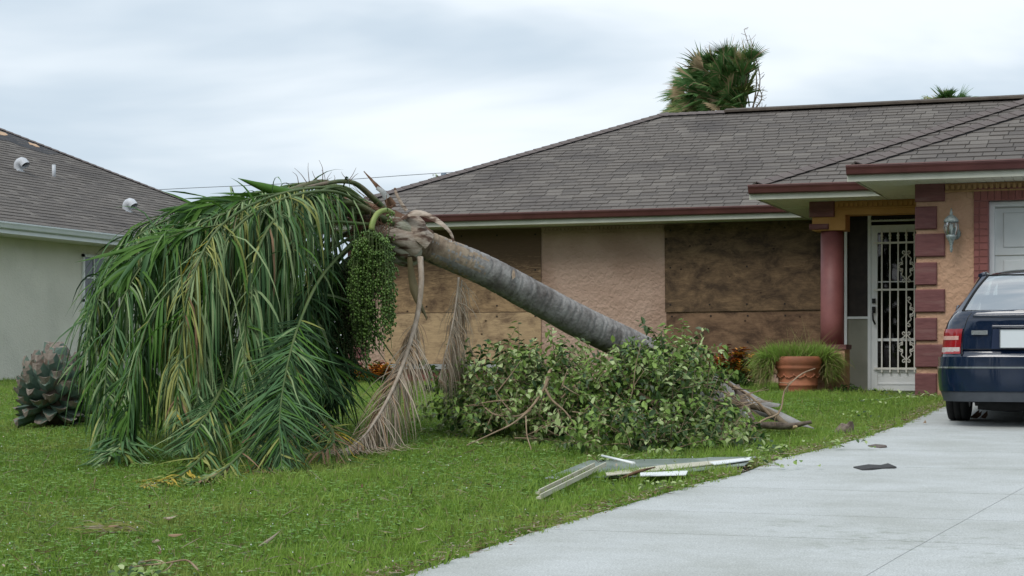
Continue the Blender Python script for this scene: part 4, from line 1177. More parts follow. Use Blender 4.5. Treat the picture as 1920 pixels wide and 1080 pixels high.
# green leaflets poking up at the top left
frond(palm, A((560,355,15.5),(480,372,15.4),(400,385,15.3),(330,405,15.2)), 22, .45, .22, (8,0,2,0,0,0,0), t0=.2, wid=.032, side=-CR*.2+UPV*.4, fwd=2.2, lift=.25, r0=.01)
frond(palm, A((420,420,14.9),(330,440,14.8),(260,480,14.7),(215,540,14.6)), 26, .5, .25, (8,0,2,0,0,0,0), t0=.1, wid=.034, side=-CR*.2, fwd=2.0, lift=.1, r0=.01)
# spear leaf
q = MB(); q.tube(spline(A((560,364,15.4),(520,358,15.4),(485,348,15.35),(446,334,15.3)), 14), [.02,.035,.045,.05,.052,.054,.054,.05,.046,.04,.032,.025,.018,.01,.002], n=8, flat=.8)
q.build('spear_leaf', L_green, palm)
# torn fine fibres against the sky
q = MB()
for px0, py0, px1, py1 in ((575,342,552,315),(580,342,578,305),(605,340,598,300),(612,340,622,322),(625,342,626,328),(652,340,668,314),(655,340,672,325),(652,338,640,322),(600,340,585,320),(610,342,603,318),(690,372,660,345),(560,345,548,322)):
    a, b = P(px0,py0,15.3), P(px1,py1,15.3); m_ = (a+b)/2 + Vector((R.uniform(-.03,.03), 0, R.uniform(-.02,.04)))
    q.tube(spline([a, m_, b], 8), [.003*(1-i/9)+.0008 for i in range(9)], n=4)
for i in range(90):
    a = P(R.uniform(610,745), R.uniform(375,430), 15.45); b = a + Vector((R.uniform(-.35,.1), R.uniform(-.1,.1), R.uniform(-.28,.12)))
    q.tube(spline([a, (a+b)/2+Vector((0,0,R.uniform(0,.08))), b], 5), [.003,.0028,.0024,.002,.0015,.001], n=4)
tag(q.build('loose_fibre', m_fib, palm), kind='stuff')

# fruit clusters
m_berry = mat('green_berry', (.045,.10,.014), (.13,.22,.04), scale=6, rough=.4, spec=.5, island=.8)
m_berry_shade = mat('shaded_berry', (.03,.04,.015), (.07,.085,.03), scale=6, rough=.5, island=.8)  # darker copy of the berry green, shade painted into the lower-left fruit
def octa(mb, c, r_, m=0):
    i = len(mb.v)
    rz = r_*1.25
    mb.v += [(c.x+r_,c.y,c.z),(c.x,c.y+r_,c.z),(c.x-r_,c.y,c.z),(c.x,c.y-r_,c.z),(c.x,c.y,c.z+rz),(c.x,c.y,c.z-rz)]
    for f in ((0,1,4),(1,2,4),(2,3,4),(3,0,4),(1,0,5),(2,1,5),(3,2,5),(0,3,5)):
        mb.f.append(tuple(i+k for k in f)); mb.m.append(m); mb.sm.append(True)
def cluster(stalk, top, x0, x1, ybot, Z, n, mb_m, dz=.16):
    s = MB(); s.tube(spline(stalk, 16), [.016+.010*(i/16) for i in range(17)], n=10); so = s.build('fruit_stalk', m_stalk, palm)
    st = MB(); be = MB(); 
    tp_ = P(*top)
    for i in range(n):
        px = R.uniform(x0, x1); f = abs((px-(x0+x1)/2)/((x1-x0)/2))
        yb = ybot - 70*f*f - abs(R.gauss(0, 75))
        z_ = Z + R.uniform(-dz, dz)
        a = tp_ + Vector((R.uniform(-.02,.02), R.uniform(-.02,.02), R.uniform(-.25,0)*.4))
        sh = P(px*.9 + .1*top[0] + R.uniform(-6,6), top[1] + 22 + 45*f*f, z_); e = P(px + R.uniform(-8,8), yb, z_)
        pth = spline([a, a.lerp(sh, .55) + Vector((0,0,.05)), sh, e], 40)
        st.tube(pth, [.004]*20 + [.003]*21, n=3, cap=False)
        for k in range(6, 41):
            if R.random() < .85 and noise.noise(pth[k]*7) > -.22:
                for _ in range(2):
                    an = R.uniform(0, 2*PI); rr_ = R.uniform(.012, .05)
                    octa(be, pth[k] + Vector((math.cos(an)*rr_, math.sin(an)*rr_, R.uniform(-.012,.012))), R.uniform(.0085,.0125))
    tag(st.build('fruit_strand', m_rach, so), kind='stuff')
    tag(be.build('berry', mb_m, so), kind='stuff')
m_stalk = mat('stalk_yellow', (.20,.28,.07), (.38,.39,.15), scale=4, rough=.45)
cluster(A((738,400,15.4),(725,394,15.25),(708,400,15.15),(698,420,15.1),(697,432,15.1)), (697,430,15.1), 656, 740, 690, 15.1, 85, m_berry)
cluster(A((720,450,15.9),(690,450,15.7),(665,470,15.5),(662,495,15.5)), (664,490,15.5), 628, 700, 700, 15.5, 60, m_berry_shade)

# hanging dead fronds
frond(palm, A((788,482,15.6),(790,530,15.5),(783,590,15.4),(768,645,15.2),(745,710,15.0),(715,770,14.7),(680,820,14.4),(630,862,14.1)), 270, .70, 1.1, (5,2), t0=.25, wid=.0085, wild=.10, clump=.4, side=CR, fwd=.9, lift=0, rmat=m_rachd, mats=[L_dead, L_deadr], r0=.026, name='dead_frond', fold=.3, lj=.3, single=0)
frond(palm, A((860,520,15.9),(856,560,15.9),(848,610,15.8),(836,660,15.7),(822,715,15.5)), 150, .55, 2.2, (5,1), t0=.05, wid=.006, wild=.08, side=CR, fwd=.8, lift=0, rmat=m_rachd, mats=[L_dead, L_deadr], r0=.014, name='dead_frond', sides=(1,), fold=.3)
frond(palm, A((866,525,16.0),(862,570,16.0),(856,620,16.0),(850,690,15.9)), 110, .5, 2.5, (5,1), t0=.0, wid=.005, wild=.08, side=CR, fwd=.8, lift=0, rmat=m_rachd, mats=[L_dead, L_deadr], r0=.008, name='dead_frond', fold=.3)

# ---------------------------------------------------------------- cut stump of leaf bases at left
sb = GP(101, 803)
stump = thing('stump', sb, 'cut crown stump of grey-green leaf stubs sitting on the lawn like a giant pine cone', 'stump')
m_stub = mat('stub_bluegreen', (.07,.12,.095), (.15,.21,.17), scale=9, rough=.55, bump=.3, bscale=50, island=.5, c3=(.16,.115,.085), s3=7, lo3=.54, hi3=.66)
m_cut = mat('stub_cut', (.14,.11,.09), (.30,.255,.215), scale=25, rough=.9, bump=.6, bscale=70, island=.5)
m_cutd = mat('stub_edge', (.07,.05,.04), (.12,.09,.07), scale=20, rough=.9)
def stub_mesh(wd, th, ln, cut):
    mb = MB(); secs = []
    for i in range(5):
        t = i/4
        ww = wd*(1.05-.45*t*t); tt = th*(1.1-.25*t); x = ln*t; z = .035*t*t*ln/.2
        sec = [(-ww, .35*tt), (-ww*.55, -.55*tt), (0, -tt), (ww*.55, -.55*tt), (ww, .35*tt), (ww*.5, .15*tt), (0, 0.05*tt), (-ww*.5, .15*tt)]
        secs.append([Vector((x + (cut*s_z if i == 4 else 0) - (abs(s_y)*.25 if i == 4 else 0), s_y, z + s_z)) for s_y, s_z in sec])
    base = 0
    for i in range(4):
        for k in range(8):
            mb.face([secs[i][k], secs[i][(k+1)%8], secs[i+1][(k+1)%8], secs[i+1][k]], m=1 if i == 3 and R.random() < .4 else 0, smooth=False)
    c = sum(secs[4], Vector())/8 + Vector((.012,0,0))
    for k in range(8): mb.face([secs[4][k], secs[4][(k+1)%8], c], m=1)
    return mb.mesh('leaf_stub', [m_stub, m_cut])
sm_ = [stub_mesh(.078,.055,.185,.5), stub_mesh(.082,.05,.17,1.0), stub_mesh(.07,.055,.20,-.3), stub_mesh(.076,.05,.15,.8)]
q = MB(); q.lathe((sb.x, sb.y, sb.z), [(.0,0),(.12,0),(.20,.15),(.235,.32),(.20,.5),(.10,.6),(0,.62)], n=20); q.build('core', m_cutd, stump)
ga = PI*(3-math.sqrt(5))
for i in range(92):
    f = i/91
    el = rad(-46 + 130*f)
    an = i*ga
    el += rad(R.uniform(-4, 4)); an += R.uniform(-.08, .08)
    c = Vector((0, 0, .30)); d = Vector((math.cos(el)*math.cos(an), math.cos(el)*math.sin(an), math.sin(el)))
    r_ = .188
    pos = c + Vector((d.x*r_, d.y*r_, d.z*r_*1.25 + .02))
    if pos.z < -.02: continue
    d2 = (d + Vector((0,0,-.02))).normalized()
    U = Vector((0,0,1)); S = U.cross(d2); 
    if S.length < .05: S = Vector((0,1,0))
    S.normalize(); U2 = d2.cross(S)
    o = bpy.data.objects.new('leaf_stub', sm_[R.randrange(4)]); COL.objects.link(o); o.parent = stump
    s_ = R.uniform(1.08, 1.32) * (1.15 if el > .8 else 1)
    M_ = Matrix((d2*s_, S*s_, U2*s_)).transposed()
    o.rotation_euler = M_.to_euler(); o.scale = (s_, s_, s_); o.location = pos

# ---------------------------------------------------------------- leafy branch debris
B_a = mat('bush_leaf', (.12,.215,.04), (.28,.40,.10), scale=4, rough=.5, spec=.3, island=.85, trans=.18)
B_b = mat('bush_leaf_pale', (.29,.38,.15), (.47,.55,.27), scale=4, rough=.45, island=.85, trans=.15)
B_c = mat('bush_leaf_dark', (.025,.065,.018), (.07,.125,.035), scale=4, rough=.4, spec=.4, island=.85, trans=.1)
BM = [B_a, B_b, B_c]
def blob_pile(root, blobs, ntw, tw_len, leaf, cols, shoots=(), up=.35, dens=14, gate=-.12):
    tw = MB(); lv = MB()
    wts = [b[3]*b[4] for b in blobs]
    for i in range(ntw):
        px, py, Z, rx, ry = R.choices(blobs, wts)[0]
        an = R.uniform(0, 2*PI); rr_ = math.sqrt(R.random())
        dx, dy = math.cos(an)*rr_, math.sin(an)*rr_
        zz = Z + R.uniform(-.45, .55)*(1.1-rr_)
        if noise.noise(Vector((px*.022 + dx*rx*.022, (py + dy*ry)*.03, 4.0))) < gate: continue
        p = P(px + dx*rx, py + dy*ry, zz)
        if p.z < G(p.x, p.y) + .01: p.z = G(p.x, p.y) + R.uniform(.01, .1)
        d = (CR*dx + Vector((0,0,1))*(-dy*.8 + up) + CF*(R.uniform(-.9,.35)) + Vector((R.uniform(-.6,.6), R.uniform(-.6,.6), R.uniform(-.5,.5)))).normalized()
        ln = tw_len*R.uniform(.5, 1.2)
        bare_twig(tw, lv, p, d, ln, leaf, cols, dens)
    for px0, py0, px1, py1, Z in shoots:
        a, b = P(px0,py0,Z), P(px1,py1,Z)
        bare_twig(tw, lv, a, (b-a).normalized(), (b-a).length, leaf, cols, 20, straight=True)
    return tw, lv
def bare_twig(tw, lv, p, d, ln, leaf, cols, dens, straight=False):
    n = 7; pts = [p.copy()]; q = p.copy(); d = d.copy()
    for k in range(n):
        d = (d + Vector((R.uniform(-.18,.18), R.uniform(-.18,.18), R.uniform(-.18,.10)))*(.5 if straight else 1)).normalized()
        q = q + d*ln/n
        g = G(q.x, q.y) + .015
        if q.z < g: q.z = g; d.z = abs(d.z)*.3
        pts.append(q.copy())
    tw.tube(pts, [.004*(1-k/n)+.0012 for k in range(n+1)], n=3, cap=False)
    m = int(dens*ln/.35)
    mi = R.choices((0,1,2), cols)[0]
    for j in range(m):
        t = (j+.5)/m*n; a = min(int(t), n-1); pp = pts[a].lerp(pts[a+1], t-a)
        T = (pts[a+1]-pts[a]).normalized()
        S = T.orthogonal().normalized(); S = Matrix.Rotation(j*2.4 + R.uniform(-.6,.6), 3, T) @ S
        dd = (S + T*R.uniform(.1,.7) + Vector((0,0,-.35))).normalized()
        side = dd.cross(Vector((R.uniform(-.7,.7), R.uniform(-.7,.7), 1)))
        L = leaf*R.uniform(.6, 1.25)
        m2 = mi if R.random() < .75 else R.choices((0,1,2), cols)[0]
        lv.leaf(pp, dd, side, L, L*R.uniform(.5,.68), m=m2, fold=R.uniform(.05,.3), bend=R.uniform(0,.35))
def limb(root, pts, r0, r1, m=None, name='branch', n=20, jit=.06):
    q = MB(); path = spline(pts, n)
    for p in path: p.z = max(p.z, G(p.x, p.y) + r1)
    q.tube(path, [r0+(r1-r0)*i/n for i in range(n+1)], n=8, jitter=jit); return q.build(name, m or m_twig, root)
bA = thing('leafy_branch', GP(960, 800), 'wide leafy branch with pale brown forks lying left of the debris pile', 'branch', None)
tw, lv = blob_pile(bA, [(880,755,16.2,55,42),(930,730,16.0,70,55),(980,770,15.6,80,60),(1040,740,15.7,75,75),(1000,715,16.0,45,28),(915,800,15.2,45,28),(960,815,14.9,50,22),(1060,800,15.2,70,45),(850,715,16.3,24,22),(1075,725,15.9,45,30)],
    760, .36, .062, (5,3.2,2.5), shoots=[(1050,690,1045,628,15.8),(1030,690,992,652,15.8),(1065,690,1072,645,15.9),(1010,700,985,655,15.9),(880,720,800,722,15.8),(905,830,876,840,14.7),(1080,700,1100,665,15.9),(850,720,862,690,16.2)], dens=13)
tag(lv.build('leaf', BM, bA), kind='stuff'); tag(tw.build('twig', m_twig, bA), kind='stuff')
limb(bA, A((1030,697,15.0),(1025,720,14.95),(1012,742,14.95),(995,765,14.9),(972,780,14.9),(930,778,14.95),(910,765,15.0)), .014, .006)
limb(bA, A((1035,694,15.0),(1030,697,15.0),(1022,728,14.95)), .011, .014)
limb(bA, A((1022,728,14.95),(1035,750,14.9),(1060,772,14.85),(1080,800,14.8)), .011, .005)
limb(bA, A((995,768,14.9),(960,795,14.8),(925,812,14.6),(875,835,14.3)), .009, .004)
limb(bA, A((870,762,15.5),(930,752,15.4),(990,750,15.3),(1045,749,15.3)), .004, .010)
limb(bA, A((930,728,15.7),(1000,728,15.6),(1060,728,15.5)), .007, .012)
limb(bA, A((986,780,14.8),(988,815,14.6),(996,845,14.3),(992,862,14.2),(975,866,14.15)), .006, .003)
limb(bA, A((1110,712,15.3),(1090,716,15.2),(1065,735,15.2),(1040,760,15.2)), .016, .007)
bB = thing('leafy_branch', GP(1230, 840), 'big dense heap of dark glossy leaves over the base of the fallen trunk', 'branch', None)
tw, lv = blob_pile(bB, [(1135,775,15.3,55,58),(1190,765,15.4,55,58),(1235,770,15.1,70,72),(1265,720,15.6,50,70),(1245,690,15.7,45,45),(1290,785,15.1,42,50),(1150,830,14.3,75,26),(1250,835,14.3,85,26),(1200,845,14.1,90,14),(1320,842,14.3,60,16),(1285,690,15.9,24,40),(1325,755,15.2,18,36),(1335,830,14.8,42,20),(1280,668,15.9,35,28),(1175,715,15.6,30,18),(1372,800,15.0,14,28)],
    1000, .34, .064, (5,2.3,3.2), shoots=[(1240,680,1237,608,15.5),(1245,690,1256,632,15.5),(1275,680,1290,630,15.7),(1225,690,1210,645,15.6),(1290,680,1310,650,15.8),(1180,700,1150,672,15.6),(1130,720,1120,680,15.6)], dens=15)
tag(lv.build('leaf', BM, bB), kind='stuff'); tag(tw.build('twig', m_twig, bB), kind='stuff')
limb(bB, A((1120,700,15.5),(1180,730,15.3),(1240,760,15.2),(1310,775,15.2)), .02, .03)
# trees limbs to the right of the heap
bC = thing('bare_branch', GP(1420, 850), 'long bare crooked branch reaching up in front of the terracotta pot', 'branch')
limb(bC, A((1395,842,15.0),(1402,822,15.0),(1414,803,15.0),(1432,787,15.0),(1458,777,15.05),(1466,760,15.1),(1470,735,15.15),(1484,717,15.2),(1505,700,15.3),(1528,691,15.4)), .010, .0045, name='stem')
limb(bC, A((1476,735,15.15),(1478,719,15.1),(1486,714,15.1)), .006, .003); limb(bC, A((1478,719,15.1),(1461,717,15.1)), .004, .003)
limb(bC, A((1462,768,15.1),(1453,786,15.1),(1454,799,15.1)), .005, .003); limb(bC, A((1395,842,15.0),(1370,838,15.0),(1350,836,15.0)), .005, .003)
bD = thing('broken_limb', GP(1490, 800), 'thick broken limb with a pale splintered end beside the grey palm sheaths', 'branch')
limb(bD, A((1250,755,15.8),(1310,757,15.7),(1370,757,15.6),(1420,764,15.5),(1450,776,15.45),(1468,792,15.3),(1482,802,15.2)), .026, .024, m=mat('limb_bark', (.13,.10,.065), (.21,.165,.11), scale=14, rough=.9, bump=.4, bscale=60), name='stem')
q = MB(); q.tube(A((1480,801,15.2),(1488,801,15.15),(1494,799,15.1)), [.02,.018,.006], n=7, jitter=.3); q.build('splintered_end', mat('fresh_wood', (.48,.36,.20), (.58,.45,.28), scale=20), bD)
limb(bD, A((1375,724,15.5),(1400,738,15.45),(1420,754,15.4),(1445,780,15.4)), .009, .014, m=m_twig)
limb(bD, A((1328,684,15.8),(1350,705,15.7),(1375,726,15.5)), .014, .017, m=m_twigd)
for a in (((1290,780),(1340,765)),((1300,800),(1370,775)),((1340,740),(1390,800)),((1280,745),(1350,790)),((1345,760),(1372,790)),((1310,720),(1360,760)),((1355,800),(1410,775)),((1270,800),(1330,770)),((1400,810),(1470,798)),((1330,815),(1385,795)),((1380,745),(1378,722)),((1365,838),(1365,795))):
    z_ = R.uniform(15.2, 15.7); c = ((a[0][0]+a[1][0])/2 + R.uniform(-8,8), (a[0][1]+a[1][1])/2 + R.uniform(-10,6))
    limb(bD, A((*a[0],z_),(*c,z_),(*a[1],z_)), .007, .004, m=R.choice([m_twig, m_twigd]), n=8)
for i in range(46):
    x0_ = R.uniform(1290, 1400); y0_ = R.uniform(725, 815); z_ = R.uniform(15.1, 15.5); an = R.uniform(-.5, .9); l_ = R.uniform(30, 85)
    limb(bD, A((x0_,y0_,z_),(x0_+l_*.5*math.cos(an)+R.uniform(-4,4), min(822, y0_+l_*.5*math.sin(an)+R.uniform(-5,5)), z_),(x0_+l_*math.cos(an), min(826, y0_+l_*math.sin(an)), z_)), R.uniform(.003,.009), .002, m=R.choice([m_twig, m_twigd, m_twig]), n=6)
for i in range(26):
    x0_ = R.uniform(900, 1250); y0_ = R.uniform(720, 830); z_ = R.uniform(14.7, 15.1); an = R.uniform(-2.6, .6); l_ = R.uniform(25, 90)
    limb(bA if x0_ < 1060 else bB, A((x0_,y0_,z_),(x0_+l_*.5*math.cos(an)+R.uniform(-5,5), min(835, y0_+l_*.5*math.sin(an)), z_),(x0_+l_*math.cos(an), min(838, y0_+l_*math.sin(an)), z_)), R.uniform(.004,.008), .002, n=6)
# palm spathes / sheaths on the ground
m_canoe = mat('grey_sheath', (.20,.19,.18), (.31,.30,.285), scale=10, rough=.75, bump=.3, bscale=30, stretch=(1,1,1))
m_canoeb = mat('brown_sheath', (.10,.075,.06), (.27,.215,.18), scale=22, rough=.85, bump=.3, bscale=30)
def sheath(pts, w0, wm, w1, label, m, nrm):
    c = sum(A(*pts), Vector())/len(pts)
    r_ = thing('palm_sheath', (c.x, c.y, G(c.x, c.y)), label, 'palm sheath')
    shell(A(*pts), w0, w1, nrm, m, name='shell', arc=1.35, thick=.01, par=r_, n=22, wmid=wm)
    return r_
sheath([(1340,700,16.3),(1385,730,16.1),(1430,752,15.9),(1462,758,15.8)], .05, .10, .02, 'broad grey palm sheath behind the others, half hidden by leaves', m_canoe, UPV+TOW*.6)
sheath([(1385,745,15.7),(1420,760,15.6),(1460,775,15.5),(1500,792,15.3),(1526,803,15.2)], .06, .065, .004, 'slender smooth grey palm sheath tapering to a long point', m_canoe, UPV*.8+TOW*.7)
sheath([(1400,800,15.3),(1440,802,15.2),(1480,803,15.15),(1522,793,15.1)], .035, .05, .02, 'boat shaped brown palm sheath lying open under the pointed one', m_canoeb, -UPV*.8+TOW*.7)
sheath([(1380,722,15.55),(1392,750,15.5),(1402,775,15.45),(1412,788,15.4)], .03, .05, .02, 'upright brown curled sheath among the broken limbs', m_canoeb, TOW)
q = MB(); q.face(A((1386,768,15.3),(1393,766,15.3),(1406,782,15.3),(1402,786,15.3),(1388,777,15.35))); 
tag(q.build('white_scrap', m_white, None), 'small white scrap stuck between the brown sheaths', 'debris')
# ---------------------------------------------------------------- terracotta pot
pc = GP(1489, 738)
pc.y += .25
pot = thing('terracotta_pot', pc, 'large terracotta pot overflowing with bright green grass beside the porch column', 'plant pot')
m_terra = mat('terracotta', (.36,.13,.07), (.43,.17,.09), scale=5, rough=.65, c3=(.24,.10,.06), s3=3)
D = depth(pc); u_ = D/FPX
Rt = 45*u_
Hh = .45 + (HOR-668)*u_ - pc.z
q = MB(); q.lathe(pc, [(0,0),(Rt*.74,0),(Rt*.76,.02),(Rt*.79,.09),(Rt*.82,.095),(Rt*.82,.115),(Rt*.80,.12),(Rt*.86,Hh*.62),(Rt*.93,Hh*.66),(Rt*.95,Hh*.70),(Rt*.93,Hh*.74),(Rt*.94,Hh*.77),(Rt,Hh*.82),(Rt*1.01,Hh*.92),(Rt*.98,Hh*.985),(Rt*.94,Hh),(Rt*.88,Hh*.97),(Rt*.86,Hh*.85),(0,Hh*.85)], n=48)
q.build('bowl', m_terra, pot)
q = MB()
for k in range(12):
    a0 = -PI/2 + (k-6)*2*PI/12
    pts = []
    for j in range(9):
        a = a0 + j/8*2*PI/12; r_ = Rt*.845+.008
        pts.append(pc + Vector((r_*math.cos(a), r_*math.sin(a), Hh*.5 - .035*math.sin(PI*j/8) + .008*math.sin(j*2.5))))
    q.tube(pts, .008, n=5)
    q.lathe(pts[0], [(0,-.018),(.014,-.01),(.014,.01),(0,.018)], n=6)
q.build('garland_relief', m_terra, pot)
m_pg = mat('pot_grass', (.17,.30,.045), (.33,.47,.10), scale=6, rough=.55, island=.8, trans=.25)
m_pgd = mat('pot_grass_dry', (.22,.20,.08), (.36,.30,.14), scale=6, rough=.7, island=.8, trans=.15)
gr = MB()
top = pc + Vector((0,0,Hh*.9))
for i in range(5200):
    s_ = R.uniform(-1, 1); sx = s_*.44 if R.random() < .7 else R.choice((-1, 1))*abs(R.gauss(.34, .07)); sy = R.uniform(-.2, .24)
    over = abs(sx) < Rt*1.0
    if not over and sy < -.15: sy = R.uniform(-.1, .2)
    zz = R.uniform(-.03, .07)*(1-(sx/.55)**2) if over else R.uniform(-.22 if R.random() < .5 else -.05, .06)
    p = top + CR*sx + CF*sy + UPV*zz
    if over and sy < -Rt*.62: continue
    d = CR*(sx*1.3 + R.uniform(-.6,.6)) + CF*R.uniform(-.45,.3) + UPV*(R.uniform(.5,1.1) if over else R.uniform(-.2,.8))
    ln = R.uniform(.10,.25) if over else R.uniform(.12,.30)
    gr.blade(p, d, ln, .006, Vector((R.uniform(-1,1), R.uniform(-1,1), 0)), nseg=4, grav=(.25 if over else 1.0)*R.uniform(.4,1.5), m=1 if R.random() < (.10 if zz > -.02 else .5) else 0, fold=.1, zmin=gz)
for sg in (-1, 1):
    for i in range(600):
        p = top + CR*(sg*(Rt*1.08 + abs(R.gauss(0,.07)))) + CF*R.uniform(-.15,.2) + UPV*R.uniform(-.12,.05)
        d = CR*sg*R.uniform(-.1,.5) + CF*R.uniform(-.3,.2) + UPV*R.uniform(-1,.3)
        gr.blade(p, d, R.uniform(.12,.34 if sg < 0 else .26), .004, Vector((R.uniform(-1,1), R.uniform(-1,1), 0)), nseg=4, grav=R.uniform(.7,2.0), m=1 if R.random() < .65 else 0, fold=.1, zmin=gz)
for i in range(16):
    p = top + CR*R.uniform(-.2,.2); d = CR*R.uniform(-.7,.7) + UPV
    gr.blade(p, d, R.uniform(.42,.6), .004, CR, nseg=5, grav=.15, m=1, fold=.1)
tag(gr.build('grass_clump', [m_pg, m_pgd], pot), kind='stuff')

# ---------------------------------------------------------------- crotons and base plants
m_cr = [mat('croton_orange', (.55,.17,.03), (.62,.28,.04), scale=9, rough=.4, island=.8), mat('croton_yellow', (.60,.42,.05), (.55,.30,.04), scale=9, rough=.4, island=.8), mat('croton_maroon', (.10,.03,.02), (.20,.05,.025), scale=9, rough=.4, island=.8), mat('croton_green', (.04,.09,.02), (.10,.15,.03), scale=9, rough=.4, island=.8)]
def croton(cpx, cpy, Y, w, h, label, wts, n=46, name='croton'):
    g = PY(cpx, cpy, Y); base = Vector((g.x, g.y, G(g.x, g.y)))
    r_ = thing(name, base, label, 'shrub')
    st = MB(); lv = MB()
    for i in range(n):
        a = R.uniform(0, 2*PI); rr_ = math.sqrt(R.random())*w
        e = base + Vector((math.cos(a)*rr_, math.sin(a)*rr_*.6, h*R.uniform(.45,1.0)*(1-.35*(rr_/w)**2)))
        st.tube(spline([base + Vector((R.uniform(-.05,.05),0,0)), base.lerp(e,.5)+Vector((0,0,.05)), e], 5), .006, n=4, cap=False)
        for j in range(15):
            an = j*2.4; el = R.uniform(.1, 1.0)
            d = Vector((math.cos(an), math.sin(an), el))
            L = R.uniform(.07,.13)
            lv.leaf(e - Vector((0,0,.012*j)), d, d.cross(UPV), L, L*.33, m=R.choices(range(4), wts)[0] if j < 9 else R.choices((2,3),(1,2))[0], fold=.2, bend=.25)
    st.build('stem', m_twigd, r_); tag(lv.build('leaf', m_cr, r_), kind='stuff')
croton(1374, 690, 24.2, .34, .62, 'orange and maroon croton bush between the leaf heap and the terracotta pot', (4,3,4,1.5), 60)
croton(712, 712, 24.6, .22, .38, 'small croton with red and orange leaves at the foot of the tan plywood', (5,1.5,2,1), 26)
croton(672, 712, 24.8, .28, .30, 'low yellow flecked croton half behind the palm berries', (1,3,2,4), 26)
# low green plants along the wall
m_wp = mat('wall_plant', (.03,.07,.018), (.07,.13,.03), scale=6, rough=.5, island=.8, trans=.15)
def low_plant(cpx, cpy, Y, w, h, label, n=130, L=.07):
    g = PY(cpx, cpy, Y); base = Vector((g.x, g.y, G(g.x, g.y)))
    lv = MB()
    for i in range(n*6):
        a = R.uniform(0,2*PI); rr_ = math.sqrt(R.random())*w
        p = base + Vector((math.cos(a)*rr_, math.sin(a)*rr_*.5, h*R.random()*(1-(rr_/w)**2*.7)))
        d = Vector((R.uniform(-1,1), R.uniform(-1,.4), R.uniform(-.3,.8)))
        lv.leaf(p, d, d.cross(Vector((R.random(), R.random(), 1))), L*R.uniform(.6,1.2), L*.5, fold=.15)
    o = lv.build('low_shrub', m_wp, None, loc=base); tag(o, label, 'shrub')
low_plant(1362, 725, 23.6, .34, .30, 'dark green low plant under the orange croton', 110)
low_plant(690, 722, 24.2, .5, .16, 'low weeds growing at the wall left of the dead frond', 60, .05)
low_plant(1590, 735, 22.6, .22, .12, 'small green weeds at the foot of the column plinth', 30, .05)

# ---------------------------------------------------------------- car
CX, CY = -1.096+.0, 16.3
cz = G(0, CY+.9) + .012
car = thing('parked_car', (CX, CY, cz), 'dark blue sedan parked on the driveway in front of the garage, seen from behind', 'car')
def paint(name, c, rough=.25, coat=1.0):
    m, t, n, lk = nodes_mat(name)
    o = n('ShaderNodeOutputMaterial'); b = n('ShaderNodeBsdfPrincipled', i_Roughness=rough)
    b.inputs['Base Color'].default_value = (*c, 1); b.inputs['Coat Weight'].default_value = coat; b.inputs['Coat Roughness'].default_value = .05
    b.inputs['Specular IOR Level'].default_value = .4; b.inputs['Metallic'].default_value = 0.0
    g = n('ShaderNodeNewGeometry'); nz = n('ShaderNodeTexNoise', i_Scale=7.0, i_Detail=6.0, i_Roughness=.7); lk(g.outputs['Position'], nz.inputs['Vector'])
    r_ = n('ShaderNodeMapRange'); r_.inputs['From Min'].default_value = .4; r_.inputs['From Max'].default_value = .7; r_.inputs['To Min'].default_value = rough*.9; r_.inputs['To Max'].default_value = rough*1.2
    lk(nz.outputs['Fac'], r_.inputs['Value']); lk(r_.outputs[0], b.inputs['Roughness'])
    mc = n('ShaderNodeMix', data_type='RGBA'); mc.inputs['A'].default_value = (*c, 1); mc.inputs['B'].default_value = (c[0]*1.3+.001, c[1]*1.3+.001, c[2]*1.3+.002, 1)
    r2 = n('ShaderNodeMapRange'); r2.inputs['From Min'].default_value = .52; r2.inputs['From Max'].default_value = .75; lk(nz.outputs['Fac'], r2.inputs['Value']); lk(r2.outputs[0], mc.inputs['Factor']); lk(mc.outputs['Result'], b.inputs['Base Color'])
    lk(b.outputs[0], o.inputs['Surface']); return m
m_paint = paint('navy_paint', (.003,.011,.033), rough=.14)
m_val = mat('grey_valance', (.045,.052,.062), (.06,.067,.078), scale=8, rough=.5)
m_tyre = mat('tyre_rubber', (.012,.012,.013), (.02,.02,.021), scale=20, rough=.85)
m_rim = mat('alloy', (.35,.36,.37), rough=.35, metal=.8)
m_chrome = mat('chrome_trim', (.62,.64,.66), rough=.15, metal=.9)
m_red = mat('red_lens', (.33,.010,.014), (.24,.008,.011), scale=30, rough=.12, spec=.6, coat=.5)
m_clear = mat('clear_lens', (.50,.42,.40), (.62,.55,.53), scale=60, rough=.2, spec=.6, coat=.5)
m_seat = mat('seat_fabric', (.05,.055,.06), (.08,.085,.09), scale=20, rough=.9)
m_plate = mat('blank_plate', (.62,.66,.68), rough=.4)
g_car = glass('car_glass', (.55,.66,.63), mixf=.55)
def wz(z):   # half-width factor vs height
    k = [(.16,.93),(.30,.985),(.47,1.0),(.62,.995),(.80,.975),(.92,.925),(.985,.86),(1.02,.78)]
    if z <= k[0][0]: return k[0][1]
    for (a, b), (c, d) in zip(k, k[1:]):
        if z <= c: return b+(d-b)*(z-a)/(c-a)
    return k[-1][1]
def shear(z): return .0 if z < .6 else (.05 + (z-.6)*.03 + max(0, z-.95)*.6 if z > .62 else .05*(z-.6)/.02)
PER = [(0,0),(.35,.004),(.58,.022),(.72,.06),(.80,.12),(.845,.22),(.865,.40)]
PL_ = [0]
for a, b in zip(PER, PER[1:]): PL_.append(PL_[-1] + math.hypot(b[0]-a[0], b[1]-a[1]))
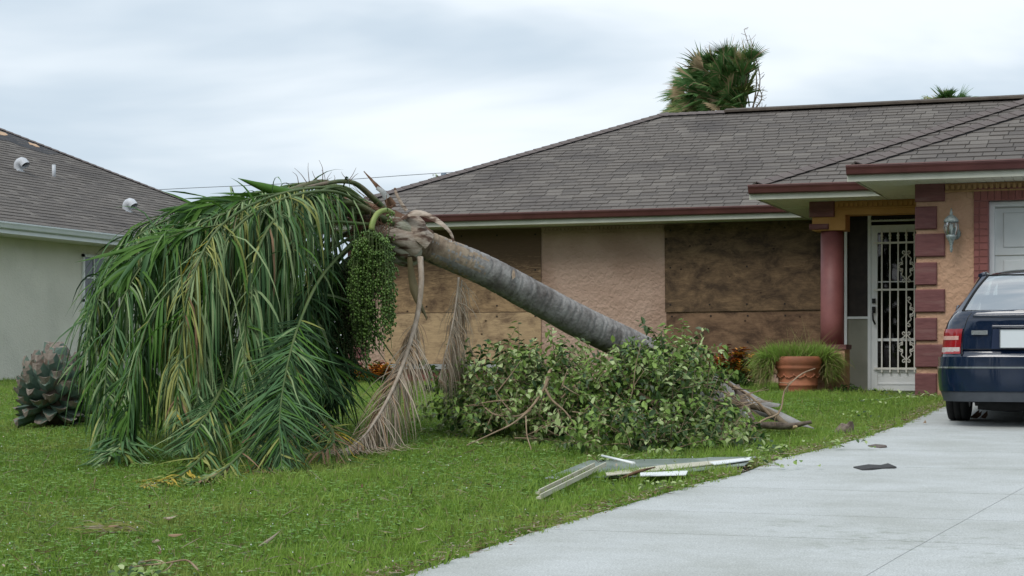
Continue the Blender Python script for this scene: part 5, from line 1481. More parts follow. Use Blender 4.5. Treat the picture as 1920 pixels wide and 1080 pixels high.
def per(s):
    sg = -1 if s < 0 else 1; s = abs(s)
    for i in range(len(PER)-1):
        if s <= PL_[i+1] or i == len(PER)-2:
            t = (s-PL_[i])/(PL_[i+1]-PL_[i]); a, b = PER[i], PER[i+1]
            dx, dy = b[0]-a[0], b[1]-a[1]; l = math.hypot(dx, dy)
            return sg*(a[0]+dx*t), a[1]+dy*t, sg*dy/l, -dx/l
def rear(s, z, off=0):
    x, y, nx_, ny_ = per(s)
    f = wz(z)
    return Vector((CX + (x*f + nx_*off), CY + y + shear(z) + ny_*off, cz + z))
def patch_r(s0, s1, z0, z1, off, m, name, ns=8, nz_=3, th=.03, par=None, z0b=None, z1b=None):
    rows = []
    for j in range(nz_+1):
        row = []
        for i in range(ns+1):
            s = s0+(s1-s0)*i/ns; t = i/ns
            za = z0 + ((z0b if z0b is not None else z0)-z0)*t; zb2 = z1 + ((z1b if z1b is not None else z1)-z1)*t
            row.append(rear(s, za+(zb2-za)*j/nz_, off))
        rows.append(row)
    q = MB(); q.grid(rows)
    back = [[rear(s0+(s1-s0)*i/ns, (z0 + ((z0b if z0b is not None else z0)-z0)*i/ns) + ((z1 + ((z1b if z1b is not None else z1)-z1)*i/ns) - (z0 + ((z0b if z0b is not None else z0)-z0)*i/ns))*j/nz_, off-th) for i in range(ns+1)] for j in range(nz_+1)]
    q.grid([rows[0], back[0]], smooth=False); q.grid([back[-1], rows[-1]], smooth=False)
    q.grid([[r_[0] for r_ in rows], [r_[0] for r_ in back]], smooth=False); q.grid([[r_[-1] for r_ in rows], [r_[-1] for r_ in back]], smooth=False)
    return q.build(name, m, par or car)
# body: loft of stations
def arch(y):
    for yc in (.93, 3.46):
        if abs(y-yc) < .36: return .30 + math.sqrt(.36**2-(y-yc)**2)*.98
    return 0
body = MB()
Hlist = [.20,.30,.42,.55,.595,.62,.72,.82,.90,.955,.99]
rearS = [0,.2,.4,.58,.68,.76,.83,.90,.97,PL_[-1]]
ring = []   # columns around left side: rear perimeter then along the side to the nose
def side_w(y):
    if y > 3.7: return .865 - .865*.42*((y-3.7)/.68)**2.2
    return .865
cols = []
for s in rearS:
    cols.append([rear(s, z) for z in Hlist])
ysd = [.5,.57,.6,.66,.72,.8,.88,.93,1.0,1.08,1.15,1.22,1.27,1.30,1.6,2.0,2.5,3.0,3.09,3.12,3.18,3.26,3.36,3.46,3.56,3.66,3.74,3.80,3.83,3.95,4.1,4.22,4.32,4.38]
for y in ysd:
    top_ = 0
    c_ = []
    for z in Hlist:
        zz = z
        if y > 2.9: zz = z if z < .7 else .7 + (z-.7)*(1 - .42*min(1,(y-2.9)/1.48)**1.3)
        zz = max(zz, min(arch(y), .70) + (z-.2)*.12 if arch(y) and z < .72 else zz)
        c_.append(Vector((CX + side_w(y)*wz(z), CY + y + shear(z)*max(0, 1-(y-.5)/1.5), cz + zz)))
    cols.append(c_)
ncol = len(cols)
rows_r = [[cols[i][j] for i in range(ncol)] for j in range(len(Hlist))]
mir = lambda p: Vector((2*CX - p.x, p.y, p.z))
full = [[mir(p) for p in reversed(r_[1:])] + r_ for r_ in rows_r]
body.grid(full)
# nose cap & top deck & hood & floor
def bridge(cs, m=0, n=7, crown=.02):
    rows = []
    for p in cs:
        rows.append([Vector((CX + (p.x-CX)*(1-2*k/n), p.y, p.z + crown*math.sin(PI*k/n))) for k in range(n+1)])
    body.grid(rows)
bridge([c[-1] for c in cols[-1:]] + [c for c in reversed(cols[-1][:-1])], crown=0)
topc = [c[-1] for c in cols]
# deck up to the rear window and hood from the windscreen
bridge([p for p in topc if p.y - CY < .75], crown=.015)
bridge([p for p in topc if p.y - CY > 3.1], crown=.03)
body.box(CX-.74, CX+.74, CY+.25, CY+4.2, cz+.2, cz+.24)
bo_ = body.build('body', m_paint, car)
# shoulders between window base and side top edge
m_int = mat('interior_trim', (.035,.037,.04), rough=.8)
q = MB()
# greenhouse
bw0, tw0 = .72, .555
RB = [(-.0, .66, 1.0), (0, 1.22, 1.355), (0, 1.55, 1.425), (0, 2.2, 1.446), (0, 2.65, 1.405), (0, 3.38, .985)]
def gp(x, y, z): return Vector((CX + x, CY + y, cz + z))
roof_rows = []
for (y, z, hw) in ((1.20,1.352,.535),(1.32,1.388,.55),(1.55,1.420,.56),(1.9,1.440,.565),(2.2,1.444,.565),(2.5,1.428,.56),(2.68,1.402,.55)):
    row = []
    for k in range(13):
        a = -1+2*k/12
        row.append(gp(a*(hw+.045), y, z - .075*abs(a)**4 - .0*a*a))
    roof_rows.append(row)
q.grid(roof_rows); q.build('roof_panel', m_paint, car)
q = MB()
for sg in (-1, 1):
    # C pillar as a broad panel
    q.grid([[gp(sg*.775,.52,.965), gp(sg*.79,.85,.975), gp(sg*.79,1.18,.98)], [gp(sg*.73,.74,1.05), gp(sg*.745,.98,1.09), gp(sg*.745,1.22,1.1)], [gp(sg*.655,.98,1.20), gp(sg*.67,1.15,1.23), gp(sg*.68,1.30,1.25)], [gp(sg*.58,1.21,1.34), gp(sg*.60,1.30,1.36), gp(sg*.61,1.42,1.375)]])
    q.grid([[gp(sg*.775,.52,.965), gp(sg*.70,.60,.99)], [gp(sg*.73,.74,1.05), gp(sg*.675,.76,1.065)], [gp(sg*.655,.98,1.20), gp(sg*.61,1.0,1.215)], [gp(sg*.58,1.21,1.34), gp(sg*.52,1.22,1.352)]])
    for pts in ([gp(sg*.78,2.05,.97), gp(sg*.60,2.0,1.40)], [gp(sg*.76,3.36,.97), gp(sg*.70,3.05,1.16), gp(sg*.58,2.68,1.39)]):
        q.tube(spline(pts, 6), .028, n=6)
    q.tube([gp(sg*.60,1.25,1.352), gp(sg*.612,1.9,1.40), gp(sg*.612,2.3,1.395), gp(sg*.59,2.66,1.365)], .022, n=6)
q.build('pillar', m_paint, car)
q = MB(); rr_ = []
for i in range(8):
    t = i/7
    y = .63 + (1.225-.63)*t; z = 1.003 + (1.352-1.003)*t + .025*math.sin(PI*t); hw = .695 + (.525-.695)*t
    rr_.append([gp(hw*(-1+2*k/10), y - .05*(1-((-1+2*k/10)**2)), z) for k in range(11)])
q.grid(rr_); rw = q.build('rear_window', g_car, car)
q = MB()
for s_ in ((rr_[0], .007), (rr_[-1], .006)):
    q.tube([p + Vector((0,-.003,.002)) for p in s_[0]], s_[1], n=5)
q.tube([r_[0] for r_ in rr_], .012, n=5); q.tube([r_[-1] for r_ in rr_], .012, n=5)
q.build('window_seal', m_tyre, rw)
q = MB(); q.grid([[gp(a*.66, 3.36 - .12*a*a, .985) for a in (-1,-.5,0,.5,1)], [gp(a*.54, 2.69 - .05*a*a, 1.395) for a in (-1,-.5,0,.5,1)]]); q.build('windscreen', g_car, car)
for sg in (-1, 1):
    q = MB(); q.face([gp(sg*.775,1.22,.985), gp(sg*.775,2.03,.975), gp(sg*.612,1.98,1.385), gp(sg*.612,1.40,1.36)]); q.build('side_window', g_car, car)
    q = MB(); q.face([gp(sg*.775,2.07,.975), gp(sg*.765,3.3,.97), gp(sg*.60,2.66,1.365), gp(sg*.612,2.02,1.385)]); q.build('side_window', g_car, car)
    # shoulder strip
    q = MB(); q.grid([[gp(sg*.745, y, .985) for y in (.6,1.2,2,3,3.35)], [gp(sg*.80, y, .955) for y in (.6,1.2,2,3,3.35)]]); q.build('sill_trim', m_paint, car)
    q = MB(); q.tube([gp(sg*.78,2.95,1.0), gp(sg*.88,2.93,1.03)], .02, n=6); q.lathe((CX+sg*.93, CY+2.93, cz+1.0), [(0,0),(.07,.02),(.085,.07),(.07,.12),(0,.135)], n=12); q.build('mirror', m_paint, car)
q = MB()
for sg in (-1, 1):
    q.obox(gp(sg*.34, 1.30, .95), Vector((.26,0,0)), Vector((0,.05,0)), Vector((0,.05,.22)))
    q.obox(gp(sg*.34, 1.36, 1.22), Vector((.11,0,0)), Vector((0,.035,0)), Vector((0,.01,.07)))
    q.obox(gp(sg*.36, 2.25, .95), Vector((.23,0,0)), Vector((0,.06,0)), Vector((0,.06,.24))); q.obox(gp(sg*.36, 2.33, 1.26), Vector((.11,0,0)), Vector((0,.04,0)), Vector((0,.0,.07)))
q.build('seat', m_seat, car)
q = MB(); q.box(CX-.68, CX+.68, CY+.68, CY+1.25, cz+.955, cz+.975); q.box(CX-.7, CX+.7, CY+2.9, CY+3.3, cz+.88, cz+.94); q.box(CX-.72, CX+.72, CY+.3, CY+3.3, cz+.55, cz+.6)
q.build('parcel_shelf', m_int, car)
# bumper
patch_r(-1.02, 1.02, .50, .588, .022, m_paint, 'bumper', ns=40, nz_=4, th=.06)
patch_r(-1.02, 1.02, .285, .488, .028, m_paint, 'bumper', ns=40, nz_=5, th=.08)
patch_r(-1.00, 1.00, .487, .501, .033, m_chrome, 'trim_strip', ns=40, nz_=1, th=.02)
patch_r(-.99, .99, .195, .283, .018, m_val, 'valance', ns=40, nz_=2, th=.06)
# trunk lid: proud panel with gap
lid = patch_r(-.645, .645, .655, .975, .012, m_paint, 'trunk_lid', ns=24, nz_=8, th=.03)
q = MB(); q.grid([[rear(s, .930, .016) for s in [-.60+.06*i for i in range(21)]], [rear(s, .948, .034) for s in [-.60+.06*i for i in range(21)]], [rear(s, .966, .030) + Vector((0,.01,0)) for s in [-.60+.06*i for i in range(21)]], [rear(s, .976, -.03) for s in [-.60+.06*i for i in range(21)]]])
q.build('spoiler_lip', m_paint, lid)
q = MB()
for sg in (-1, 1): q.tube([rear(sg*.648, .60 + .375*i/8, .008) for i in range(9)], .006, n=4)
q.tube([rear(-.648+1.296*i/20, .652, .008) for i in range(21)], .005, n=4)
q.build('lid_gap', m_black, lid)
# plate recess and plate
patch_r(-.39, .39, .655, .83, .0165, paint('navy_recess', (.008,.018,.05), rough=.4, coat=.3), 'plate_recess', ns=6, nz_=1, th=.01, par=lid)
q = MB(); q.grid([[rear(s, .838, .018) for s in (-.40,-.2,0,.2,.40)], [rear(s, .852, .034) for s in (-.40,-.2,0,.2,.40)], [rear(s, .866, .014) for s in (-.40,-.2,0,.2,.40)]]); q.build('handle_lip', m_paint, lid)
pl_ = MB(); c = rear(0, .745, .032)
pl_.obox(c, Vector((.31,0,0)), Vector((0,.004,0)), Vector((0,.0,.077))); plo = pl_.build('number_plate', m_plate, lid)
q = MB()
for a, b, c_, d_ in ((-.315,.315,.076,.082),(-.315,.315,-.082,-.076),(-.317,-.31,-.082,.082),(.31,.317,-.082,.082)):
    q.box(c.x+a, c.x+b, c.y-.008, c.y+.004, c.z+c_, c.z+d_)
q.build('plate_frame', m_chrome, plo)
q = MB(); bc = rear(-.50, .80, .032)
for i in range(5): q.obox(bc + Vector((-.055+.0275*i, 0, 0)), Vector((.0115,0,0)), Vector((0,.003,0)), Vector((0,0,.014)))
q.obox(bc + Vector((0,.003,0)), Vector((.069,0,0)), Vector((0,.002,0)), Vector((0,0,.019))); q.build('model_badge', m_chrome, lid)
# taillights
for sg in (-1, 1):
    tl = patch_r(sg*.665, sg*.90, .615, .835, .010, m_red, 'taillight', ns=8, nz_=8, th=.03, z0b=.615, z1b=.835)
    patch_r(sg*.672, sg*.895, .628, .672, .0135, m_clear, 'reversing_lens', ns=8, nz_=2, th=.01, par=tl)
    patch_r(sg*.69, sg*.885, .738, .772, .0135, mat('amber_lens', (.62,.38,.32), (.5,.3,.26), scale=40, rough=.2), 'indicator_lens', ns=8, nz_=2, th=.01, par=tl)
# wheels
def wheel(x, y):
    w_ = MB(); wc = Vector((CX+x, CY+y, cz+.305)); half = .098
    prof = [(.19,-half),(.27,-half),(.297,-half*.93),(.305,-half*.7),(.305,-half*.36),(.296,-half*.34),(.296,-half*.28),(.305,-half*.26),(.305,half*.26),(.296,half*.28),(.296,half*.34),(.305,half*.36),(.305,half*.7),(.297,half*.93),(.27,half),(.19,half)]
    n = 48; base = 0
    for r_, a_ in prof:
        for k in range(n):
            an = 2*PI*k/n; w_.v.append((wc.x + a_, wc.y + r_*math.cos(an), wc.z + r_*math.sin(an)))
    for i in range(len(prof)-1):
        for k in range(n):
            a0 = i*n+k; a1 = i*n+(k+1)%n; w_.f.append((a0,a1,a1+n,a0+n)); w_.m.append(0); w_.sm.append(True)
    wo = w_.build('wheel', m_tyre, car)
    r2 = MB(); sgn = 1 if x > 0 else -1
    for k in range(5):
        an = 2*PI*k/5; d = Vector((0, math.cos(an), math.sin(an)))
        r2.tube([wc + Vector((sgn*.07,0,0)), wc + Vector((sgn*.06,0,0)) + d*.19], [.03,.022], n=6)
    r2.tube([wc - Vector((.09,0,0)), wc + Vector((.09,0,0))], .19, n=24)
    r2.build('rim', m_rim, wo)
for x in (-.757, .757):
    for y in (.93, 3.46): wheel(x, y)
q = MB(); q.tube(spline([gp(-.52,.25,.19), gp(-.2,.3,.17), gp(.1,.4,.2)], 10), [.07]*11, n=12); q.box(CX-.72, CX+.72, CY+.3, CY+1.5, cz+.18, cz+.235); q.tube([gp(-.7,.93,.28), gp(.7,.93,.28)], .04, n=8)
q.obox(gp(-.28,.62,.20), Vector((.22,0,0)), Vector((0,.2,0)), Vector((0,0,.06)))
q.build('underbody', m_tyre, car)
# splash of dirt leaf under the wheel
def leaf_bit(px, py, label, m, n=2, s=.10, name='dry_leaf'):
    g = GP(px, py); q = MB()
    for i in range(n):
        d = Vector((R.uniform(-1,1), R.uniform(-1,1), R.uniform(.0,.4)))
        q.leaf(g + Vector((R.uniform(-s,s)*.4, R.uniform(-s,s)*.4, .03)), d, UPV.cross(d), s*R.uniform(.7,1.2), s*.5, fold=.3, bend=.3)
    tag(q.build(name, m, None, loc=g), label, 'leaf')
leaf_bit(1828, 789, 'curled dry brown leaf lying beside the car tyre', m_fib, 3, .12)
leaf_bit(1730, 799, 'tiny tan leaf on the concrete left of the car', m_twig, 1, .06)

# ---------------------------------------------------------------- loose sheets and slats on the lawn
m_poly = mat('clear_sheet', (.30,.36,.325), (.40,.46,.42), scale=3, rough=.25, spec=.6, trans=.25, c3=(.55,.6,.6), s3=4, lo3=.55, hi3=.7)
m_cream = mat('cream_slat', (.50,.47,.36), (.58,.56,.45), scale=8, rough=.5)
sheet_polys = []
def sheet(pts, m, name, label, cat, lift=.05, th=.006, ribs=0):
    top_ = [GP(x, y, lift) for x, y in pts]
    sheet_polys.append([(p.x, p.y) for p in top_])
    q = MB(); q.face(top_); q.face([p - UPV*th for p in reversed(top_)])
    n = len(top_)
    for i in range(n):
        a, b = top_[i], top_[(i+1)%n]; q.face([a, a-UPV*th, b-UPV*th, b])
    c = sum(top_, Vector())/n
    o = q.build(name, m, None, loc=c); tag(o, label, cat)
    return o
sheet([(1022,896),(1105,863),(1350,858),(1300,886),(1180,893)], m_poly, 'clear_panel', 'broad greenish translucent panel lying flat at the front edge of the leaf heap', 'panel', .045)
sheet([(1190,876),(1330,857),(1418,856),(1396,872),(1290,884)], m_poly, 'clear_panel', 'second translucent panel overlapping the first, reaching the driveway edge', 'panel', .055)
sheet([(1135,886),(1240,872),(1400,858),(1404,862),(1250,880),(1138,891)], m_cream, 'cream_strip', 'long cream strip lying across the clear panels', 'strip', .066, .006)
sheet([(1330,866),(1408,857),(1410,861),(1340,871)], m_white, 'white_strip', 'short white strip next to the driveway edge', 'strip', .072, .006)
sheet([(1200,886),(1290,882),(1286,890),(1200,892)], m_white, 'white_strip', 'thin bluish white strip nearest the grass', 'strip', .068, .005)
def slat(a, b, w_, label, lift=.05):
    p, q_ = GP(*a, lift), GP(*b, lift + .03); d = (q_-p).normalized(); s = d.cross(UPV).normalized()
    c = (p+q_)/2; L = (q_-p).length/2
    mb = MB(); mb.obox(c, d*L, s*w_, UPV*.006); mb.obox(c + s*(w_-.006) + UPV*.012, d*L, s*.005, UPV*.012)
    tag(mb.build('loose_batten', m_cream, None, loc=c), label, 'slat')
slat((1008,925), (1112,874), .016, 'cream slat on the grass, upper of the two side by side')
slat((1010,934), (1133,873), .016, 'cream slat on the grass, lower and longer of the two')
q = MB(); q.tube(spline([GP(1162,898,.05), GP(1195,885,.1), GP(1228,876,.12)], 8), [.006,.016,.02,.022,.022,.02,.016,.012,.008], n=6, flat=.5); tag(q.build('bark_strip', m_fib, None, loc=GP(1195,885)), 'dark brown curved bark strip in front of the clear panels', 'bark')
q = MB(); a_, b_ = GP(1128,854,.12), GP(1190,868,.12); q.tube([a_, b_], .007, n=5); q.tube([a_+Vector((.02,-.05,0)), b_+Vector((0,-.05,0))], .007, n=5); tag(q.build('wire_pair', m_white, None, loc=a_), 'pair of thin white rods poking from the leaf heap', 'rod')

# shingle scraps on the driveway
def scrap(pts, label, m):
    top_ = [GP(x, y, .02) for x, y in pts]
    for p, k in zip(top_, range(99)): p.z += .008*(k % 2)
    c = sum(top_, Vector())/len(top_)
    q = MB(); n = len(top_)
    for i in range(n): q.face([top_[i], top_[(i+1)%n], c + UPV*.006]); q.face([top_[i], top_[i]-UPV*.012, top_[(i+1)%n]-UPV*.012, top_[(i+1)%n]])
    tag(q.build('shingle_scrap', m, None, loc=c), label, 'roof shingle')
scrap([(1600,875),(1628,872.5),(1660,872),(1665,870.5),(1681,875),(1678,876.5),(1655,877),(1634,879.5),(1617,880)], 'larger dark grey shingle scrap on the driveway', mat('scrap_dark', (.05,.05,.052), (.075,.075,.075), scale=90, rough=.95))
scrap([(1627,835),(1642,834.3),(1660,834),(1663,837.5),(1650,838.5)], 'smaller brown shingle scrap further up the driveway', mat('scrap_brown', (.12,.10,.09), (.16,.135,.12), scale=90, rough=.95))

# curled brown sheath by the driveway edge
c = GP(1590, 815)
tg = thing('dry_sheath', c, 'small curled brown palm sheath in the grass by the driveway edge', 'palm sheath')
shell(A((1572,818,15.4),(1585,808,15.4),(1594,800,15.4),(1596,790,15.4)), .06, .015, TOW, m_canoeb, name='shell', arc=1.4, thick=.006, par=tg, wmid=.07)

# foreground twig with leaves
c = GP(290, 1062)
fb = thing('leafy_twig', c, 'curved tan twig with round green leaves lying in the grass at the bottom left', 'branch')
limb(fb, [GP(372,1070,.05), GP(358,1055,.07), GP(345,1050,.08), GP(310,1056,.07), GP(270,1060,.05), GP(240,1064,.04)], .006, .003, name='stem')
limb(fb, [GP(325,1054,.07), GP(315,1066,.06), GP(300,1075,.05)], .004, .002); limb(fb, [GP(310,1056,.07), GP(290,1050,.08), GP(262,1054,.06)], .004, .002)
q = MB()
for i in range(46):
    p = GP(R.uniform(212,312), R.uniform(1056,1080), .05); d = Vector((R.uniform(-1,1), R.uniform(-1,.2), R.uniform(-.2,.5)))
    q.leaf(p, d, d.cross(UPV+Vector((R.uniform(-.6,.6),-.8,0))), R.uniform(.035,.05), .03, m=R.choice((0,0,2,1)), fold=.15)
tag(q.build('leaf', BM, fb), kind='stuff')
# dry bits and litter in the lawn
def dry_leaf(a, b, w_, label, m=L_deadr):
    p, q_ = GP(*a, .04), GP(*b, .055); mb = MB()
    mb.blade(p, q_-p, (q_-p).length, w_, UPV.cross(q_-p)+UPV*.4, nseg=5, grav=-.1, fold=.3, zmin=gz)
    tag(mb.build('dry_leaflet', m, None, loc=p), label, 'dead leaf')
dry_leaf((190,987), (226,991), .022, 'brown dry leaf piece above the faded frond tip at bottom left')
dry_leaf((306,970), (334,977), .018, 'thin pale leaf sliver on the open lawn below the crown', L_dead)
dry_leaf((316,1003), (345,1006), .018, 'brown leaf sliver on the lawn right of the faded frond tip')
dry_leaf((486,1024), (528,1003), .016, 'tan diagonal leaf sliver in the lower lawn', L_dead)
dry_leaf((776,990), (803,1006), .012, 'thin tan straw in the lawn below the dead frond', L_dead)
dry_leaf((768,925), (773,942), .02, 'small upright tan leaf tip in the mid lawn', L_dead)
dry_leaf((285,1016), (303,1012), .018, 'short pale leaf curl in the lower lawn', L_dead)
c = GP(250, 992)
ft = thing('frond_tip', c, 'faded flattened olive frond tip lying in the lower left lawn', 'palm frond')
q = MB()
for i in range(34):
    p = GP(R.uniform(200,285), 990 + R.uniform(-4,9), .03); e = CR*R.uniform(-.6,-.2)*.7 + CF*R.uniform(-.25,.2)
    q.blade(p, e, R.uniform(.15,.35), .008, UPV, nseg=4, grav=.1, m=R.choice((0,0,0,1)), zmin=gz)
q.build('leaflet', [L_yellow, L_dead], ft, kind='stuff')
# litter strip along the driveway edge
q = MB()
for i in range(2600):
    y = 5 + 16*(R.random()**1.2)
    x = edge_x(y) + R.gauss(-.03, .06)
    if x > edge_x(y) + .12: continue
    p = Vector((x, y, G(x, y) + .03 + R.uniform(0,.02))); d = Vector((R.uniform(-1,1), R.uniform(-1,1), R.uniform(-.1,.2)))
    if R.random() < .5: q.leaf(p, d, UPV.cross(d), R.uniform(.012,.03), .011, m=R.randrange(2), fold=.2)
    else: q.blade(p, d, R.uniform(.04,.11), .003, UPV, nseg=3, grav=.1, m=R.randrange(3), zmin=gz)
tag(q.build('leaf_litter', [m_fib, L_dead, L_yellow], None), 'dry clippings and leaf litter along the driveway edge', 'leaf litter', kind='stuff')
# little leaf sprigs
def sprig(px, py, label, n=24, s=.05, spread=.12, cols=(2,3,1)):
    g = GP(px, py, .03); q = MB()
    for i in range(n):
        p = g + CR*R.gauss(0, spread) + CF*R.gauss(0, spread*.4) + UPV*R.uniform(0,.07); d = Vector((R.uniform(-1,1), R.uniform(-1,1), R.uniform(-.2,.6)))
        q.leaf(p, d, d.cross(UPV+Vector((R.uniform(-.6,.6),-.4,0))), s*R.uniform(.7,1.3), s*.55, m=R.choices((0,1,2), cols)[0], fold=.2, bend=.2)
    r_ = thing('leaf_sprig', g, label, 'leafy sprig'); tag(q.build('leaf', BM, r_), kind='stuff')
sprig(1440, 852, 'leafy sprig standing on the panels at the driveway edge', 34, .06, .09)
sprig(1448, 876, 'flat leafy sprig spilling onto the concrete', 24, .05, .12)
sprig(1235, 922, 'pale leafy sprig at the curb of the driveway, lower middle', 22, .04, .09)
sprig(1620, 762, 'yellowish leaf sprig in the grass left of the white door', 20, .05, .14, (3,1.5,1))
sprig(1618, 785, 'yellowing leaf sprig halfway up the grass strip', 18, .045, .12, (3,2,1))
sprig(1710, 748, 'green leaf sprig in front of the door step', 40, .055, .18)
sprig(1662, 745, 'two dark leaves standing before the porch slab', 10, .07, .05, (2,0,3))
sprig(1140, 868, 'leaf cluster resting on the broad clear panel', 22, .055, .12)
sprig(1590, 840, 'olive leaf sprig where the grass meets the concrete', 20, .045, .12, (1,3,1))

# ---------------------------------------------------------------- background: cabbage palms, wire, pole, far tree
m_fan = [mat('fan_green', (.06,.155,.04), (.14,.25,.08), scale=2, rough=.5, island=.8, trans=.15), mat('fan_olive', (.14,.18,.05), (.23,.26,.09), scale=2, rough=.6, island=.8), mat('fan_dry', (.30,.22,.12), (.42,.33,.20), scale=2, rough=.8, island=.8)]
def fan_palm(root, trunk_pts, tr, fans, seed_twigs=()):
    q = MB(); q.tube(spline(trunk_pts, 16), tr, n=14, jitter=.08); q.build('trunk', m_trunk2, root)
    for (hub, tip, size, mi) in fans:
        d = (tip-hub).normalized(); q = MB()
        c = tip
        q.tube([hub, hub.lerp(c, .6) + UPV*.06, c], [.02,.014,.01], n=4, cap=False, m=mi)
        S = d.cross(Vector((R.uniform(-.5,.5), R.uniform(-1,-.2), R.uniform(.2,1)))).normalized()
        for k in range(24):
            a = (k/23-.5)*1.7
            dd = d*math.cos(a) + S*math.sin(a)
            q.blade(c, dd, size*R.uniform(.6,1.2)*(.75+.25*math.cos(a)), .035, S.cross(d)*.5+S, nseg=4, grav=.12, m=mi if R.random() < .85 else 2, fold=.3)
        q.build('fan_leaf', m_fan, root)
Zb = 45
hub = P(1396, 208, Zb)
fp = thing('cabbage_palm', P(1402, 670, Zb) - Vector((0,0,.3)), 'tall cabbage palm blown sideways rising behind the main roof ridge', 'palm tree')
fans = []
for i in range(150):
    t = R.random()
    a = rad(84 + 98*R.random()**.75)      # image angle, measured from +x
    ln = R.random()**.6*(1.25 + .35*math.sin((a-rad(84))*1.0))
    tip = hub + CR*math.cos(a)*ln + UPV*math.sin(a)*ln*.97 + CF*R.uniform(-.9,.9)
    low = a > rad(155)
    mi = R.choices((0,1,2), (8,2,.2) if not low else (2.5,2.5,2))[0]
    fans.append((hub + CF*R.uniform(-.1,.1), tip, R.uniform(.40,.70), mi))
fan_palm(fp, [P(1402,670,Zb)-Vector((0,0,.3)), P(1404,400,Zb), P(1412,260,Zb), P(1402,212,Zb), P(1385,205,Zb)], [.2]*13+[.22,.24,.2,.12], fans)
q = MB()
for (a, b, c) in (((1410,205),(1425,150),(1408,75)),((1412,205),(1418,140),(1395,55)),((1405,200),(1400,150),(1412,90)),((1415,205),(1428,185),(1424,165)),((1400,195),(1390,150),(1400,110)),((1420,205),(1432,205),(1440,207))):
    pth = spline([P(*a,Zb-.3), P(*b,Zb-.3), P(*c,Zb-.3)], 14)
    q.tube(pth, [.014*(1-i/16)+.005 for i in range(15)], n=4)
    for k in range(3, 15):
        for _ in range(2):
            d = Vector((R.uniform(-1,1), R.uniform(-1,1), R.uniform(-.2,1))).normalized()
            q.tube([pth[k], pth[k]+d*R.uniform(.08,.2)], .006, n=3, cap=False)
q.build('flower_stalk', m_trunk2, fp)
Zc = 50; hub2 = P(1775, 205, Zc)
fp2 = thing('cabbage_palm', P(1775, 670, Zc)-Vector((0,0,.2)), 'top of a small distant palm just showing over the ridge at the right', 'palm tree')
fans = []
for i in range(26):
    a = rad(R.uniform(20, 160)); ln = R.uniform(.05,.3)
    fans.append((hub2, hub2 + CR*math.cos(a)*ln*1.3 + UPV*math.sin(a)*ln + CF*R.uniform(-.3,.3), R.uniform(.35,.6), R.choices((0,1),(5,1))[0]))
fan_palm(fp2, [P(1775,670,Zc)-Vector((0,0,.2)), P(1776,400,Zc), P(1775,206,Zc)], .14, fans)
# wire and pole
Zw = 70
q = MB(); q.tube(spline([P(60,372,Zw), P(310,355,Zw), P(560,343,Zw), P(832,324,Zw), P(1250,300,Zw)], 60), .011, n=4)
tag(q.build('power_line', mat('wire_grey', (.12,.13,.14)), None), 'thin power line crossing the sky above the fallen palm', 'cable')
pw = thing('utility_pole', P(832, 670, Zw)-UPV*.3, 'top of a grey utility pole peeping over the roof hip', 'utility pole')
q = MB(); q.tube([P(832,670,Zw)-UPV*.3, P(832,330,Zw)], .12, n=10); q.build('post', m_sill, pw)
q = MB(); q.tube([P(832,336,Zw-.3), P(832,324,Zw-.3)], .11, n=10); q.build('insulator', mat('blue_grey_insulator', (.16,.20,.25), rough=.5), pw)
# far tree tips behind the hip and behind the palm gap
def leafy_tree(bpx, Z, tops, label, crown_h=2.0, cw=1.0, n=1100, L=.16):
    base = P(bpx, HOR, Z); base.z = G(base.x, base.y)
    r_ = thing('broadleaf_tree', base, label, 'tree'); q = MB()
    topz = max(P(x, y, Z).z for x, y in tops)
    q.tube(spline([base, Vector((base.x+.1, base.y, topz*.5)), Vector((base.x, base.y, topz*.85))], 8), [.12-.01*i for i in range(9)], n=8)
    for x, y in tops:
        e = P(x, y, Z); q.tube(spline([Vector((base.x, base.y, topz*.6)), (Vector((base.x, base.y, topz*.6))+e)/2+UPV*.1, e], 6), [.05,.04,.03,.024,.018,.012,.008], n=5)
    q.build('trunk', m_twigd, r_)
    lv = MB()
    for i in range(n):
        x, y = R.choice(tops); e = P(x, y, Z); d = Vector((R.uniform(-1,1), R.uniform(-1,1), R.uniform(-.4,.6)))
        p = e + Vector((R.gauss(0,.22*cw), R.gauss(0,.22*cw), -abs(R.gauss(0,.35)))) 
        lv.leaf(p, d, d.cross(UPV), L*R.uniform(.6,1.2), L*.5, m=R.choices((0,1,2),(3,1,2))[0], fold=.15)
    tag(lv.build('crown', BM, r_), kind='stuff')
leafy_tree(812, 50, [(806,341),(816,334),(821,329),(798,350),(812,345)], 'small leafy tree tip showing just left of the utility pole', n=160, L=.13, cw=.45)
leafy_tree(580, 38, [(560,520),(590,540),(615,520),(630,505),(600,580),(560,600),(540,560),(650,560),(590,640),(630,620)], 'green garden tree between the two houses seen through gaps of the palm', n=2200, L=.14)

q = MB()
for i in range(17000):
    cx_ = -70 + 140*R.random(); k_ = noise.noise(Vector((cx_*.12, 0, 5)))
    h_ = 14 + 6*k_ + 2*noise.noise(Vector((cx_*.5, 3, 5)))
    p = Vector((cx_, -48 + R.uniform(-3,3), -.9 + h_*R.random()**.7)); d = Vector((R.uniform(-1,1), R.uniform(-1,1), R.uniform(-1,1)))
    q.leaf(p, d, d.cross(UPV), R.uniform(.8,1.5), .9, fold=.1)
tag(q.build('far_trees', m_wp, None), 'band of trees across the street behind the viewer', 'trees', kind='stuff')
